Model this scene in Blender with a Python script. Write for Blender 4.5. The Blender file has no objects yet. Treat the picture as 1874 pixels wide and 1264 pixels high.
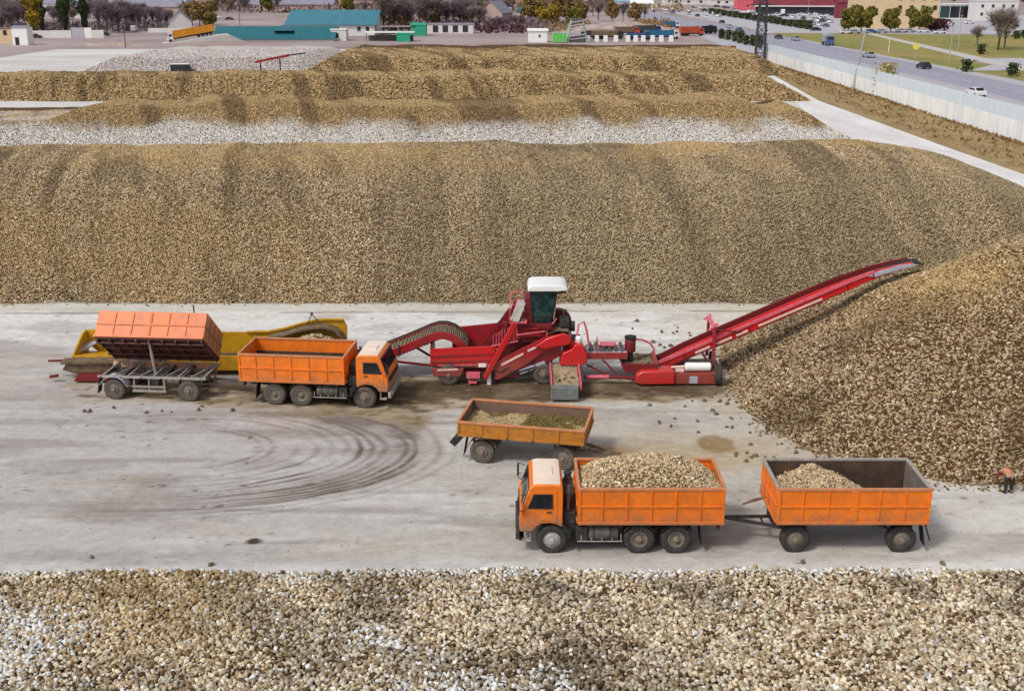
import bpy, bmesh, math, random
import numpy as np
from mathutils import Vector, Matrix, Euler
random.seed(7)
RNG = np.random.default_rng(11)
S = bpy.context.scene
COL = S.collection
R = math.radians

# ------------------------------------------------------------------ camera
FPX, CAMH = 2050.0, 18.6
TH = math.atan(667.0 / FPX)
cd = bpy.data.cameras.new('camera')
cam = bpy.data.objects.new('camera', cd)
COL.objects.link(cam)
cam.location = (0, 0, CAMH)
cam.rotation_euler = (math.pi / 2 - TH, 0, 0)
cd.sensor_width = 36.0
cd.lens = 36.0 * FPX / 1874.0
cd.clip_start = 0.5
cd.clip_end = 6000
S.camera = cam

# ------------------------------------------------------------------ sky, sun, exposure
SUN_EL, SUN_ROT = R(50), R(228)          # sun behind the camera, a little to its left
w = bpy.data.worlds.new('World')
S.world = w
w.use_nodes = True
nt = w.node_tree
bg = nt.nodes['Background']
sky = nt.nodes.new('ShaderNodeTexSky')
sky.sky_type = 'NISHITA'
sky.sun_disc = False
sky.sun_elevation = SUN_EL
sky.sun_rotation = SUN_ROT
sky.dust_density = 3.0
sky.air_density = 1.0
hs = nt.nodes.new('ShaderNodeHueSaturation')
hs.inputs['Saturation'].default_value = 0.32    # overcast: much greyer than a clear sky
nt.links.new(sky.outputs[0], hs.inputs['Color'])
nt.links.new(hs.outputs[0], bg.inputs[0])
bg.inputs[1].default_value = 0.12
sd = bpy.data.lights.new('sun', 'SUN')
sd.energy = 1.5
sd.angle = R(10)
sd.color = (1.0, 0.95, 0.88)
sun = bpy.data.objects.new('sun', sd)
COL.objects.link(sun)
az = SUN_ROT
sdir = Vector((math.sin(az) * math.cos(SUN_EL), math.cos(az) * math.cos(SUN_EL), math.sin(SUN_EL)))
sun.rotation_euler = sdir.to_track_quat('Z', 'Y').to_euler()
S.view_settings.view_transform = 'Standard'
S.view_settings.look = 'None'
S.view_settings.gamma = 1
S.view_settings.use_curve_mapping = False
S.view_settings.exposure = 0.17


def at(px, py, z=0.0):
    """point of the photograph's ground (or of height z) as a place in the world"""
    a, b = (px - 937) / FPX, (632 - py) / FPX
    c, s = math.cos(TH), math.sin(TH)
    d = (a, c + b * s, -s + b * c)
    t = (z - CAMH) / d[2]
    return Vector((d[0] * t, d[1] * t, z))


# ------------------------------------------------------------------ numpy noise
def vnoise(x, y, seed=0):
    x = np.asarray(x, dtype=np.float64); y = np.asarray(y, dtype=np.float64)
    xi = np.floor(x).astype(np.int64); yi = np.floor(y).astype(np.int64)
    fx = x - xi; fy = y - yi
    fx = fx * fx * (3 - 2 * fx); fy = fy * fy * (3 - 2 * fy)

    def h(i, j):
        n = (i * 374761393 + j * 668265263 + seed * 974634777) & 0xFFFFFFFF
        n = ((n ^ (n >> 13)) * 1274126177) & 0xFFFFFFFF
        n = n ^ (n >> 16)
        return (n & 0xFFFF) / 65535.0
    a, b, c, d = h(xi, yi), h(xi + 1, yi), h(xi, yi + 1), h(xi + 1, yi + 1)
    return (a * (1 - fx) + b * fx) * (1 - fy) + (c * (1 - fx) + d * fx) * fy


def fbm(x, y, seed=0, o=4):
    t = 0; a = 0.5; n = 0
    for k in range(o):
        t = t + a * vnoise(x * 2 ** k, y * 2 ** k, seed + 17 * k); n += a; a *= 0.5
    return t / n


def sstep(a, b, x):
    t = np.clip((x - a) / (b - a), 0, 1)
    return t * t * (3 - 2 * t)


# ------------------------------------------------------------------ materials
def srgb(r, g, b):
    f = lambda v: (v / 255 / 12.92) if v / 255 <= 0.04045 else ((v / 255 + 0.055) / 1.055) ** 2.4
    return (f(r), f(g), f(b))


def mat(name, base, rough=0.6, var=0.12, scale=4.0, metallic=0.0, bump=0.0, bscale=30.0,
        dirt=None, dirt_amt=0.0, dirt_scale=2.5, top_dust=0.0, spec=0.5, stretch=(1, 1, 1), mud=0.0):
    m = bpy.data.materials.new(name)
    m.use_nodes = True
    t = m.node_tree; N = t.nodes; L = t.links
    p = N['Principled BSDF']
    p.inputs['Roughness'].default_value = rough
    p.inputs['Metallic'].default_value = metallic
    p.inputs['Specular IOR Level'].default_value = spec
    tc = N.new('ShaderNodeTexCoord')
    mp = N.new('ShaderNodeMapping'); mp.inputs['Scale'].default_value = stretch
    L.new(tc.outputs['Object'], mp.inputs['Vector'])
    nz = N.new('ShaderNodeTexNoise'); nz.inputs['Scale'].default_value = scale
    nz.inputs['Detail'].default_value = 5; nz.inputs['Roughness'].default_value = 0.65
    L.new(mp.outputs[0], nz.inputs['Vector'])
    r = N.new('ShaderNodeValToRGB')
    r.color_ramp.elements[0].position = 0.25; r.color_ramp.elements[1].position = 0.75
    r.color_ramp.elements[0].color = (*[c * (1 - var) for c in base], 1)
    r.color_ramp.elements[1].color = (*[min(1, c * (1 + var)) for c in base], 1)
    L.new(nz.outputs['Fac'], r.inputs['Fac'])
    out = r.outputs['Color']
    if dirt is not None:
        n2 = N.new('ShaderNodeTexNoise'); n2.inputs['Scale'].default_value = dirt_scale
        n2.inputs['Detail'].default_value = 8; n2.inputs['Roughness'].default_value = 0.75
        L.new(mp.outputs[0], n2.inputs['Vector'])
        r2 = N.new('ShaderNodeValToRGB')
        r2.color_ramp.elements[0].position = 0.62 - 0.3 * dirt_amt
        r2.color_ramp.elements[1].position = 0.95 - 0.4 * dirt_amt
        r2.color_ramp.elements[0].color = (0, 0, 0, 1); r2.color_ramp.elements[1].color = (dirt_amt,) * 3 + (1,)
        L.new(n2.outputs['Fac'], r2.inputs['Fac'])
        mx = N.new('ShaderNodeMixRGB'); mx.inputs['Color2'].default_value = (*dirt, 1)
        L.new(r2.outputs['Color'], mx.inputs['Fac']); L.new(out, mx.inputs['Color1'])
        out = mx.outputs['Color']
    if mud:                                                       # mud thrown up by the wheels, thickest low down
        sx = N.new('ShaderNodeSeparateXYZ'); L.new(tc.outputs['Object'], sx.inputs[0])
        n3 = N.new('ShaderNodeTexNoise'); n3.inputs['Scale'].default_value = 3.5; n3.inputs['Detail'].default_value = 8; n3.inputs['Roughness'].default_value = 0.8
        L.new(mp.outputs[0], n3.inputs['Vector'])
        ad = N.new('ShaderNodeMath'); ad.operation = 'MULTIPLY_ADD'; ad.inputs[1].default_value = -1.6; L.new(n3.outputs['Fac'], ad.inputs[0]); L.new(sx.outputs['Z'], ad.inputs[2])
        mr = N.new('ShaderNodeMapRange'); mr.inputs['From Min'].default_value = 0.75; mr.inputs['From Max'].default_value = 0.15
        mr.inputs['To Min'].default_value = 0.0; mr.inputs['To Max'].default_value = mud
        L.new(ad.outputs[0], mr.inputs['Value'])
        mx = N.new('ShaderNodeMixRGB'); mx.inputs['Color2'].default_value = (0.24, 0.17, 0.11, 1)
        L.new(mr.outputs[0], mx.inputs['Fac']); L.new(out, mx.inputs['Color1'])
        out = mx.outputs['Color']
    if top_dust:
        g = N.new('ShaderNodeNewGeometry'); sx = N.new('ShaderNodeSeparateXYZ')
        L.new(g.outputs['Normal'], sx.inputs[0])
        mr = N.new('ShaderNodeMapRange'); mr.inputs['From Min'].default_value = 0.55; mr.inputs['From Max'].default_value = 1.0
        mr.inputs['To Max'].default_value = top_dust
        L.new(sx.outputs['Z'], mr.inputs['Value'])
        mx = N.new('ShaderNodeMixRGB'); mx.inputs['Color2'].default_value = (0.52, 0.44, 0.34, 1)
        L.new(mr.outputs[0], mx.inputs['Fac']); L.new(out, mx.inputs['Color1'])
        out = mx.outputs['Color']
    L.new(out, p.inputs['Base Color'])
    if bump:
        nb = N.new('ShaderNodeTexNoise'); nb.inputs['Scale'].default_value = bscale; nb.inputs['Detail'].default_value = 4
        L.new(tc.outputs['Object'], nb.inputs['Vector'])
        bp = N.new('ShaderNodeBump'); bp.inputs['Strength'].default_value = bump; bp.inputs['Distance'].default_value = 0.05
        L.new(nb.outputs['Fac'], bp.inputs['Height']); L.new(bp.outputs[0], p.inputs['Normal'])
    return m


def attr_mat(name, attr, rough=0.9, var=0.2, scale=8.0, inst=False, bump=0.3, bscale=6.0, specks=False):
    """colour from a stored attribute, mottled with noise"""
    m = bpy.data.materials.new(name); m.use_nodes = True
    t = m.node_tree; N = t.nodes; L = t.links
    p = N['Principled BSDF']; p.inputs['Roughness'].default_value = rough
    p.inputs['Specular IOR Level'].default_value = 0.25
    a = N.new('ShaderNodeAttribute'); a.attribute_name = attr
    a.attribute_type = 'INSTANCER' if inst else 'GEOMETRY'
    tc = N.new('ShaderNodeTexCoord')
    nz = N.new('ShaderNodeTexNoise'); nz.inputs['Scale'].default_value = scale; nz.inputs['Detail'].default_value = 6
    nz.inputs['Roughness'].default_value = 0.7
    L.new(tc.outputs['Object'], nz.inputs['Vector'])
    mr = N.new('ShaderNodeMapRange'); mr.inputs['From Min'].default_value = 0.25; mr.inputs['From Max'].default_value = 0.75
    mr.inputs['To Min'].default_value = 1 - var; mr.inputs['To Max'].default_value = 1 + var
    L.new(nz.outputs['Fac'], mr.inputs['Value'])
    mx = N.new('ShaderNodeVectorMath'); mx.operation = 'SCALE'
    L.new(a.outputs['Color'], mx.inputs[0]); L.new(mr.outputs[0], mx.inputs['Scale'])
    out = mx.outputs[0]
    if specks:                                                    # crumbs of soil and crushed beet, hairline scratches
        for sc_, lo, hi, colr, am, st in ((7.0, .66, .72, (.10, .075, .05), .75, (1, 1, 1)), (3.2, .70, .76, (.13, .10, .07), .7, (.6, 1, 1)), (5.0, .60, .72, (.62, .60, .57), .5, (.25, 1.6, 1)), (9.0, .60, .70, (.22, .19, .16), .55, (.12, 2.2, 1))):
            mp = N.new('ShaderNodeMapping'); mp.inputs['Scale'].default_value = st; L.new(tc.outputs['Object'], mp.inputs['Vector'])
            n4 = N.new('ShaderNodeTexNoise'); n4.inputs['Scale'].default_value = sc_; n4.inputs['Detail'].default_value = 3; L.new(mp.outputs[0], n4.inputs['Vector'])
            m4 = N.new('ShaderNodeMapRange'); m4.inputs['From Min'].default_value = lo; m4.inputs['From Max'].default_value = hi; m4.inputs['To Max'].default_value = am
            L.new(n4.outputs['Fac'], m4.inputs['Value'])
            x4 = N.new('ShaderNodeMixRGB'); x4.inputs['Color2'].default_value = (*colr, 1)
            L.new(m4.outputs[0], x4.inputs['Fac']); L.new(out, x4.inputs['Color1']); out = x4.outputs['Color']
    L.new(out, p.inputs['Base Color'])
    nb = N.new('ShaderNodeTexNoise'); nb.inputs['Scale'].default_value = bscale; nb.inputs['Detail'].default_value = 6
    L.new(tc.outputs['Object'], nb.inputs['Vector'])
    bp = N.new('ShaderNodeBump'); bp.inputs['Strength'].default_value = bump; bp.inputs['Distance'].default_value = 0.04
    L.new(nb.outputs['Fac'], bp.inputs['Height']); L.new(bp.outputs[0], p.inputs['Normal'])
    return m


GRIME = (0.055, 0.04, 0.03)
M = {}
M['orange'] = mat('orange_paint', (0.84, 0.195, 0.010), 0.45, 0.14, 2.0, dirt=(0.36, 0.11, 0.03), dirt_amt=0.6, mud=.75, dirt_scale=2.2, bump=0.06, bscale=6)
M['orange_b'] = mat('orange_paint_bright', (0.88, 0.205, 0.011), 0.45, 0.14, 1.6, dirt=(0.38, 0.12, 0.035), dirt_amt=0.6, mud=.75, dirt_scale=1.8, bump=0.08, bscale=5)
M['orange_p'] = mat('orange_paint_faded', (0.74, 0.165, 0.012), 0.45, 0.16, 1.4, dirt=(0.40, 0.10, 0.04), dirt_amt=0.7, dirt_scale=1.5, bump=0.08, bscale=5)
M['orange_y'] = mat('orange_paint_yellowed', (0.62, 0.23, 0.014), 0.5, 0.25, 3.0, dirt=(0.16, 0.08, 0.03), dirt_amt=0.8, dirt_scale=3.0, bump=0.1, bscale=6)
M['rail'] = mat('worn_rail_paint', (0.62, 0.23, 0.09), 0.55, 0.2, 4.0, dirt=(0.3, 0.2, 0.14), dirt_amt=0.7, dirt_scale=5)
M['roof_sheen'] = mat('sky_sheen_roof_paint', (0.86, 0.70, 0.57), 0.35, 0.1, 3.0, dirt=(0.45, 0.36, 0.28), dirt_amt=0.4, dirt_scale=6)  # pale cream paints in the sky's reflection; darker dust patches over it
M['dark_liner'] = mat('rusty_dark_liner', (0.045, 0.032, 0.024), 0.7, 0.4, 2.5, dirt=(0.16, 0.08, 0.04), dirt_amt=0.7, dirt_scale=2.0)
M['grey_liner'] = mat('dusty_grey_liner', (0.20, 0.17, 0.15), 0.75, 0.3, 2.5, dirt=(0.08, 0.06, 0.05), dirt_amt=0.7, dirt_scale=3.0)
M['pink_rust'] = mat('rusty_pink_steel', (0.26, 0.16, 0.12), 0.75, 0.3, 3.0, dirt=(0.10, 0.05, 0.03), dirt_amt=0.8, dirt_scale=3.0)
M['maroon'] = mat('maroon_underside', (0.16, 0.030, 0.022), 0.6, 0.35, 2.5, dirt=(0.03, 0.02, 0.015), dirt_amt=0.9, dirt_scale=2.4)
M['chassis'] = mat('grimy_black_steel', (0.030, 0.028, 0.027), 0.6, 0.4, 5.0, dirt=(0.14, 0.12, 0.10), dirt_amt=0.6, dirt_scale=4)
M['chassis_dust'] = mat('dusty_grey_steel', (0.15, 0.135, 0.12), 0.7, 0.45, 5.0, dirt=(0.035, 0.03, 0.028), dirt_amt=0.8, dirt_scale=4)
M['pale_steel'] = mat('pale_dusty_steel', (0.38, 0.35, 0.31), 0.6, 0.25, 6.0, dirt=(0.12, 0.10, 0.08), dirt_amt=0.6, dirt_scale=5)
M['tyre'] = mat('dusty_rubber', (0.030, 0.028, 0.027), 0.85, 0.3, 6.0, dirt=(0.12, 0.105, 0.09), dirt_amt=0.6, dirt_scale=4)
M['tyre_dusty'] = mat('mud_caked_rubber', (0.075, 0.065, 0.055), 0.9, 0.35, 6.0, dirt=(0.20, 0.165, 0.13), dirt_amt=0.7, dirt_scale=4)
M['rim'] = mat('steel_rim', (0.16, 0.15, 0.14), 0.55, 0.3, 8.0, dirt=(0.04, 0.035, 0.03), dirt_amt=0.6)
M['rim_light'] = mat('silver_rim', (0.48, 0.46, 0.44), 0.4, 0.2, 8.0, dirt=(0.1, 0.09, 0.08), dirt_amt=0.6)
M['rim_dusty'] = mat('dusty_rim', (0.24, 0.20, 0.16), 0.75, 0.3, 8.0, dirt=(0.05, 0.04, 0.03), dirt_amt=0.6)
M['glass'] = mat('dark_glass', (0.012, 0.014, 0.018), 0.08, 0.2, 2.0, spec=0.6)
M['glass_green'] = mat('green_glass', (0.012, 0.045, 0.045), 0.10, 0.7, 3.0, spec=0.6, dirt=(0.12, 0.17, 0.15), dirt_amt=0.5, dirt_scale=3)
M['rubber'] = mat('black_rubber', (0.015, 0.015, 0.016), 0.7, 0.2)
M['lamp'] = mat('lamp_lens', (0.7, 0.7, 0.68), 0.15, 0.1)
M['red'] = mat('red_paint', (0.40, 0.009, 0.018), 0.36, 0.2, 2.0, mud=.3, dirt=(0.16, 0.03, 0.025), dirt_amt=0.75, dirt_scale=2.5, bump=0.05, bscale=6)
M['red_bright'] = mat('bright_red_paint', (0.66, 0.010, 0.014), 0.32, 0.12, 2.0, mud=.12, dirt=(0.26, 0.03, 0.025), dirt_amt=0.65, dirt_scale=2.0)
M['red_dark'] = mat('dark_red_paint', (0.22, 0.010, 0.014), 0.5, 0.3, 3.0, dirt=(0.05, 0.02, 0.02), dirt_amt=0.7, dirt_scale=3.0)
M['pink'] = mat('faded_pink_red_paint', (0.74, 0.11, 0.16), 0.4, 0.2, 3.0, dirt=(0.5, 0.28, 0.26), dirt_amt=0.6, dirt_scale=3.0)
M['stripe'] = mat('pale_stripe_paint', (0.78, 0.56, 0.50), 0.45, 0.1, 4.0, dirt=(0.5, 0.3, 0.28), dirt_amt=0.4)
M['white'] = mat('white_paint', (0.86, 0.86, 0.84), 0.35, 0.04, 2.0)
M['grey_box'] = mat('slate_grey_paint', (0.17, 0.19, 0.18), 0.45, 0.25, 3.0, dirt=(0.06, 0.05, 0.04), dirt_amt=0.7)
M['lavender'] = mat('grey_lavender_sheet', (0.45, 0.44, 0.52), 0.5, 0.15, 3.0, dirt=(0.3, 0.22, 0.24), dirt_amt=0.5)
M['belt'] = mat('muddy_belt', (0.28, 0.22, 0.14), 0.95, 0.5, 9.0, dirt=(0.07, 0.05, 0.03), dirt_amt=0.8, dirt_scale=7, bump=0.8, bscale=9)
M['belt_dark'] = mat('dark_belt', (0.045, 0.036, 0.028), 0.9, 0.5, 6.0, dirt=(0.16, 0.12, 0.08), dirt_amt=0.7, dirt_scale=5, bump=0.5, bscale=10)
M['yellow'] = mat('yellow_paint', (0.62, 0.34, 0.008), 0.45, 0.15, 1.5, dirt=(0.30, 0.16, 0.02), dirt_amt=0.7, dirt_scale=1.6)
M['mud_steel'] = mat('mud_covered_steel', (0.22, 0.16, 0.09), 0.9, 0.4, 4.0, dirt=(0.06, 0.04, 0.03), dirt_amt=0.8, dirt_scale=3)
M['mud'] = mat('dry_mud', (0.42, 0.33, 0.20), 0.95, 0.25, 2.0, dirt=(0.13, 0.09, 0.04), dirt_amt=0.7, dirt_scale=1.3, bump=0.8, bscale=6)
M['beet_base'] = attr_mat('pile_soil', 'tone', 0.95, 0.45, 5.0, False, 0.9, 6.0)  # base under the beets; its tone holds the painted gap shade
M['beet'] = attr_mat('beet_skin', 'tone', 0.85, 0.30, 0.9, True, 0.25, 2.0)
M['yard'] = attr_mat('yard_concrete', 'tone', 0.85, 0.18, 2.2, False, 0.35, 5.0, specks=True)


# ------------------------------------------------------------------ mesh builder
class MB:
    def __init__(s):
        s.v = []; s.f = []

    def add(s, vs, fs):
        o = len(s.v); s.v += [tuple(v) for v in vs]; s.f += [tuple(i + o for i in f) for f in fs]; return s

    def box(s, x0, x1, y0, y1, z0, z1, mtx=None):
        vs = [Vector((x, y, z)) for z in (z0, z1) for y in (y0, y1) for x in (x0, x1)]
        if mtx is not None: vs = [mtx @ v for v in vs]
        return s.add(vs, [(0, 2, 3, 1), (4, 5, 7, 6), (0, 1, 5, 4), (2, 6, 7, 3), (0, 4, 6, 2), (1, 3, 7, 5)])

    def beam(s, a, b, wd, ht, up=(0, 0, 1)):
        a = Vector(a); b = Vector(b); d = (b - a).normalized(); u = Vector(up)
        if abs(d.dot(u)) > 0.98: u = Vector((0, 1, 0))
        l = d.cross(u).normalized(); u = l.cross(d).normalized()
        vs = []
        for p in (a, b):
            for j in (-1, 1):
                for i in (-1, 1):
                    vs.append(p + l * i * wd / 2 + u * j * ht / 2)
        return s.add(vs, [(0, 2, 3, 1), (4, 5, 7, 6), (0, 1, 5, 4), (2, 6, 7, 3), (0, 4, 6, 2), (1, 3, 7, 5)])

    def tube(s, path, r, n=8):
        path = [Vector(p) for p in path]; rs = r if isinstance(r, (list, tuple)) else [r] * len(path)
        o = []; prev = None
        for i, p in enumerate(path):
            d = (path[min(i + 1, len(path) - 1)] - path[max(i - 1, 0)]).normalized()
            u = prev if prev is not None else (Vector((0, 0, 1)) if abs(d.z) < 0.9 else Vector((1, 0, 0)))
            l = d.cross(u).normalized(); u = l.cross(d).normalized(); prev = u
            for k in range(n):
                t = 2 * math.pi * k / n
                o.append(p + (l * math.cos(t) + u * math.sin(t)) * rs[i])
        fs = []
        for i in range(len(path) - 1):
            for k in range(n):
                k2 = (k + 1) % n
                fs.append((i * n + k, i * n + k2, (i + 1) * n + k2, (i + 1) * n + k))
        fs.append(tuple(reversed(range(n)))); fs.append(tuple((len(path) - 1) * n + k for k in range(n)))
        return s.add(o, fs)

    def prism(s, poly, a, b, plane='xz', mtx=None):
        n = len(poly); vs = []
        for t in (a, b):
            for (p, q) in poly:
                v = Vector((p, t, q)) if plane == 'xz' else (Vector((t, p, q)) if plane == 'yz' else Vector((p, q, t)))
                vs.append(mtx @ v if mtx is not None else v)
        fs = [tuple(range(n)), tuple(reversed(range(n, 2 * n)))]
        for i in range(n):
            j = (i + 1) % n
            fs.append((i, i + n, j + n, j))
        return s.add(vs, fs)

    def lathe(s, prof, c=(0, 0, 0), axis='y', n=32):
        c = Vector(c); vs = []; m = len(prof)
        for k in range(n):
            t = 2 * math.pi * k / n; cs, sn = math.cos(t), math.sin(t)
            for (r, h) in prof:
                if axis == 'y': v = Vector((r * cs, h, r * sn))
                elif axis == 'x': v = Vector((h, r * cs, r * sn))
                else: v = Vector((r * cs, r * sn, h))
                vs.append(c + v)
        fs = []
        for k in range(n):
            k2 = (k + 1) % n
            for i in range(m - 1):
                fs.append((k * m + i, k2 * m + i, k2 * m + i + 1, k * m + i + 1))
        return s.add(vs, fs)

    def ribbon(s, path, y0, y1, th):
        """slab following a path in x,z between two y"""
        n = len(path); vs = []
        for i, (x, z) in enumerate(path):
            a = path[max(i - 1, 0)]; b = path[min(i + 1, n - 1)]
            d = Vector((b[0] - a[0], b[1] - a[1])).normalized(); nx, nz = -d.y, d.x
            vs += [(x, y0, z), (x, y1, z), (x - nx * th, y1, z - nz * th), (x - nx * th, y0, z - nz * th)]
        fs = [(0, 1, 2, 3), tuple(4 * (n - 1) + k for k in (3, 2, 1, 0))]
        for i in range(n - 1):
            for k in range(4):
                k2 = (k + 1) % 4
                fs.append((4 * i + k, 4 * i + 4 + k, 4 * i + 4 + k2, 4 * i + k2))
        return s.add(vs, fs)

    def build(s, name, m, parent=None, bevel=0.0, smooth=False, off=None):
        me = bpy.data.meshes.new(name)
        vs = s.v if off is None else [(v[0] - off[0], v[1] - off[1], v[2] - off[2]) for v in s.v]
        me.from_pydata(vs, [], s.f)
        bm = bmesh.new(); bm.from_mesh(me)
        bmesh.ops.recalc_face_normals(bm, faces=bm.faces)
        bm.to_mesh(me); bm.free()
        me.materials.append(m)
        if smooth:
            me.polygons.foreach_set('use_smooth', [True] * len(me.polygons))
            me.set_sharp_from_angle(angle=R(38))
        o = bpy.data.objects.new(name, me); COL.objects.link(o)
        if parent is not None: o.parent = parent
        if bevel:
            b = o.modifiers.new('bevel', 'BEVEL'); b.width = bevel; b.segments = 2; b.limit_method = 'ANGLE'; b.angle_limit = R(35)
        return o


def tag(o, label=None, cat=None, group=None, kind=None):
    if label: o['label'] = label
    if cat: o['category'] = cat
    if group: o['group'] = group
    if kind: o['kind'] = kind
    return o


def thing(name, label, cat, loc=(0, 0, 0), rz=0.0, group=None):
    o = bpy.data.objects.new(name, None); COL.objects.link(o)
    o.empty_display_size = 0.3
    o.location = loc; o.rotation_euler = (0, 0, rz)
    return tag(o, label, cat, group)


def kids(o):
    return [c for c in COL.objects if c.parent == o]


def copy_tree(o, parent=None, label=None):
    c = o.copy(); COL.objects.link(c)
    c.parent = parent
    if label: c['label'] = label
    for ch in kids(o):
        copy_tree(ch, c)
    return c


def grid_mesh(name, xs, ys, Z, tone, m, pts=None, sc=None, ptone=None):
    nx, ny = len(xs), len(ys)
    X, Y = np.meshgrid(xs, ys)
    V = np.stack([X.ravel(), Y.ravel(), np.asarray(Z).ravel()], 1)
    ng = len(V)
    i = np.arange((ny - 1) * (nx - 1)); r = i // (nx - 1); c = i % (nx - 1); a = r * nx + c
    F = np.stack([a, a + 1, a + nx + 1, a + nx], 1)
    T = np.asarray(tone).reshape(-1, 3)
    if pts is not None:
        V = np.concatenate([V, pts]); T = np.concatenate([T, ptone])
    me = bpy.data.meshes.new(name)
    me.vertices.add(len(V)); me.vertices.foreach_set('co', V.astype(np.float32).ravel())
    me.loops.add(F.size); me.loops.foreach_set('vertex_index', F.ravel().astype(np.int32))
    me.polygons.add(len(F)); me.polygons.foreach_set('loop_start', (np.arange(len(F)) * 4).astype(np.int32))
    me.update(calc_edges=True); me.validate()
    me.polygons.foreach_set('use_smooth', np.ones(len(F), dtype=bool))
    at_ = me.attributes.new('tone', 'FLOAT_COLOR', 'POINT')
    at_.data.foreach_set('color', np.concatenate([T, np.ones((len(T), 1))], 1).astype(np.float32).ravel())
    if pts is not None:
        pa = me.attributes.new('pt', 'BOOLEAN', 'POINT')
        pa.data.foreach_set('value', np.concatenate([np.zeros(ng, bool), np.ones(len(pts), bool)]))
        sa = me.attributes.new('sc', 'FLOAT_VECTOR', 'POINT')
        sa.data.foreach_set('vector', np.concatenate([np.ones((ng, 3)), sc]).astype(np.float32).ravel())
    me.materials.append(m)
    o = bpy.data.objects.new(name, me); COL.objects.link(o)
    return o


# ------------------------------------------------------------------ beets: geometry nodes put one beet on every stored point
def beet_group():
    g = bpy.data.node_groups.new('beet_scatter', 'GeometryNodeTree')
    g.interface.new_socket('Geometry', in_out='INPUT', socket_type='NodeSocketGeometry')
    g.interface.new_socket('Geometry', in_out='OUTPUT', socket_type='NodeSocketGeometry')
    N, L = g.nodes, g.links
    gi = N.new('NodeGroupInput'); go = N.new('NodeGroupOutput')
    na = N.new('GeometryNodeInputNamedAttribute'); na.data_type = 'BOOLEAN'; na.inputs['Name'].default_value = 'pt'
    sp = N.new('GeometryNodeSeparateGeometry'); sp.domain = 'POINT'
    L.new(gi.outputs[0], sp.inputs['Geometry']); L.new(na.outputs['Attribute'], sp.inputs['Selection'])
    ico = N.new('GeometryNodeMeshIcoSphere'); ico.inputs['Radius'].default_value = 1.0; ico.inputs['Subdivisions'].default_value = 2
    # taper the ball to a beet: wide shoulder, pointed root
    po = N.new('GeometryNodeInputPosition'); sx = N.new('ShaderNodeSeparateXYZ'); L.new(po.outputs[0], sx.inputs[0])
    ma = N.new('ShaderNodeMath'); ma.operation = 'MULTIPLY_ADD'; ma.inputs[1].default_value = 0.34; ma.inputs[2].default_value = 0.86
    L.new(sx.outputs['Z'], ma.inputs[0])
    mx = N.new('ShaderNodeMath'); mx.operation = 'MULTIPLY'; L.new(sx.outputs['X'], mx.inputs[0]); L.new(ma.outputs[0], mx.inputs[1])
    my = N.new('ShaderNodeMath'); my.operation = 'MULTIPLY'; L.new(sx.outputs['Y'], my.inputs[0]); L.new(ma.outputs[0], my.inputs[1])
    cx = N.new('ShaderNodeCombineXYZ'); L.new(mx.outputs[0], cx.inputs[0]); L.new(my.outputs[0], cx.inputs[1]); L.new(sx.outputs['Z'], cx.inputs[2])
    st = N.new('GeometryNodeSetPosition'); L.new(ico.outputs['Mesh'], st.inputs['Geometry']); L.new(cx.outputs[0], st.inputs['Position'])
    sh = N.new('GeometryNodeSetShadeSmooth'); L.new(st.outputs[0], sh.inputs[0])
    sm = N.new('GeometryNodeSetMaterial'); sm.inputs['Material'].default_value = M['beet']; L.new(sh.outputs[0], sm.inputs[0])
    ip = N.new('GeometryNodeInstanceOnPoints')
    L.new(sp.outputs['Selection'], ip.inputs['Points']); L.new(sm.outputs[0], ip.inputs['Instance'])
    rv = N.new('FunctionNodeRandomValue'); rv.data_type = 'FLOAT_VECTOR'
    rv.inputs[1].default_value = (6.283, 6.283, 6.283)
    L.new(rv.outputs[0], ip.inputs['Rotation'])
    ns = N.new('GeometryNodeInputNamedAttribute'); ns.data_type = 'FLOAT_VECTOR'; ns.inputs['Name'].default_value = 'sc'
    L.new(ns.outputs['Attribute'], ip.inputs['Scale'])
    jn = N.new('GeometryNodeJoinGeometry')
    L.new(sp.outputs['Inverted'], jn.inputs[0]); L.new(ip.outputs[0], jn.inputs[0])
    L.new(jn.outputs[0], go.inputs[0])
    return g


BEETS = beet_group()
TAN = np.array(srgb(183, 160, 125)); DARK = np.array(srgb(106, 80, 52)); PALE = np.array(srgb(226, 210, 182))
GOLD = np.array(srgb(180, 150, 98)); LIME = np.array(srgb(240, 238, 234)); GREYT = np.array(srgb(170, 154, 122))


def beet_tone(x, y, kd=1.0):
    """mix of clean, soiled and pale beets; kd = share of soiled ones"""
    n = len(x); u = RNG.random(n)[:, None]; t = TAN * (0.62 + 0.58 * RNG.random((n, 1)))
    t = np.where(u < 0.22 * kd, DARK * (0.7 + 0.7 * RNG.random((n, 1))), t)
    t = np.where(u > 0.93, PALE * (0.8 + 0.3 * RNG.random((n, 1))), t)
    return t


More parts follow.
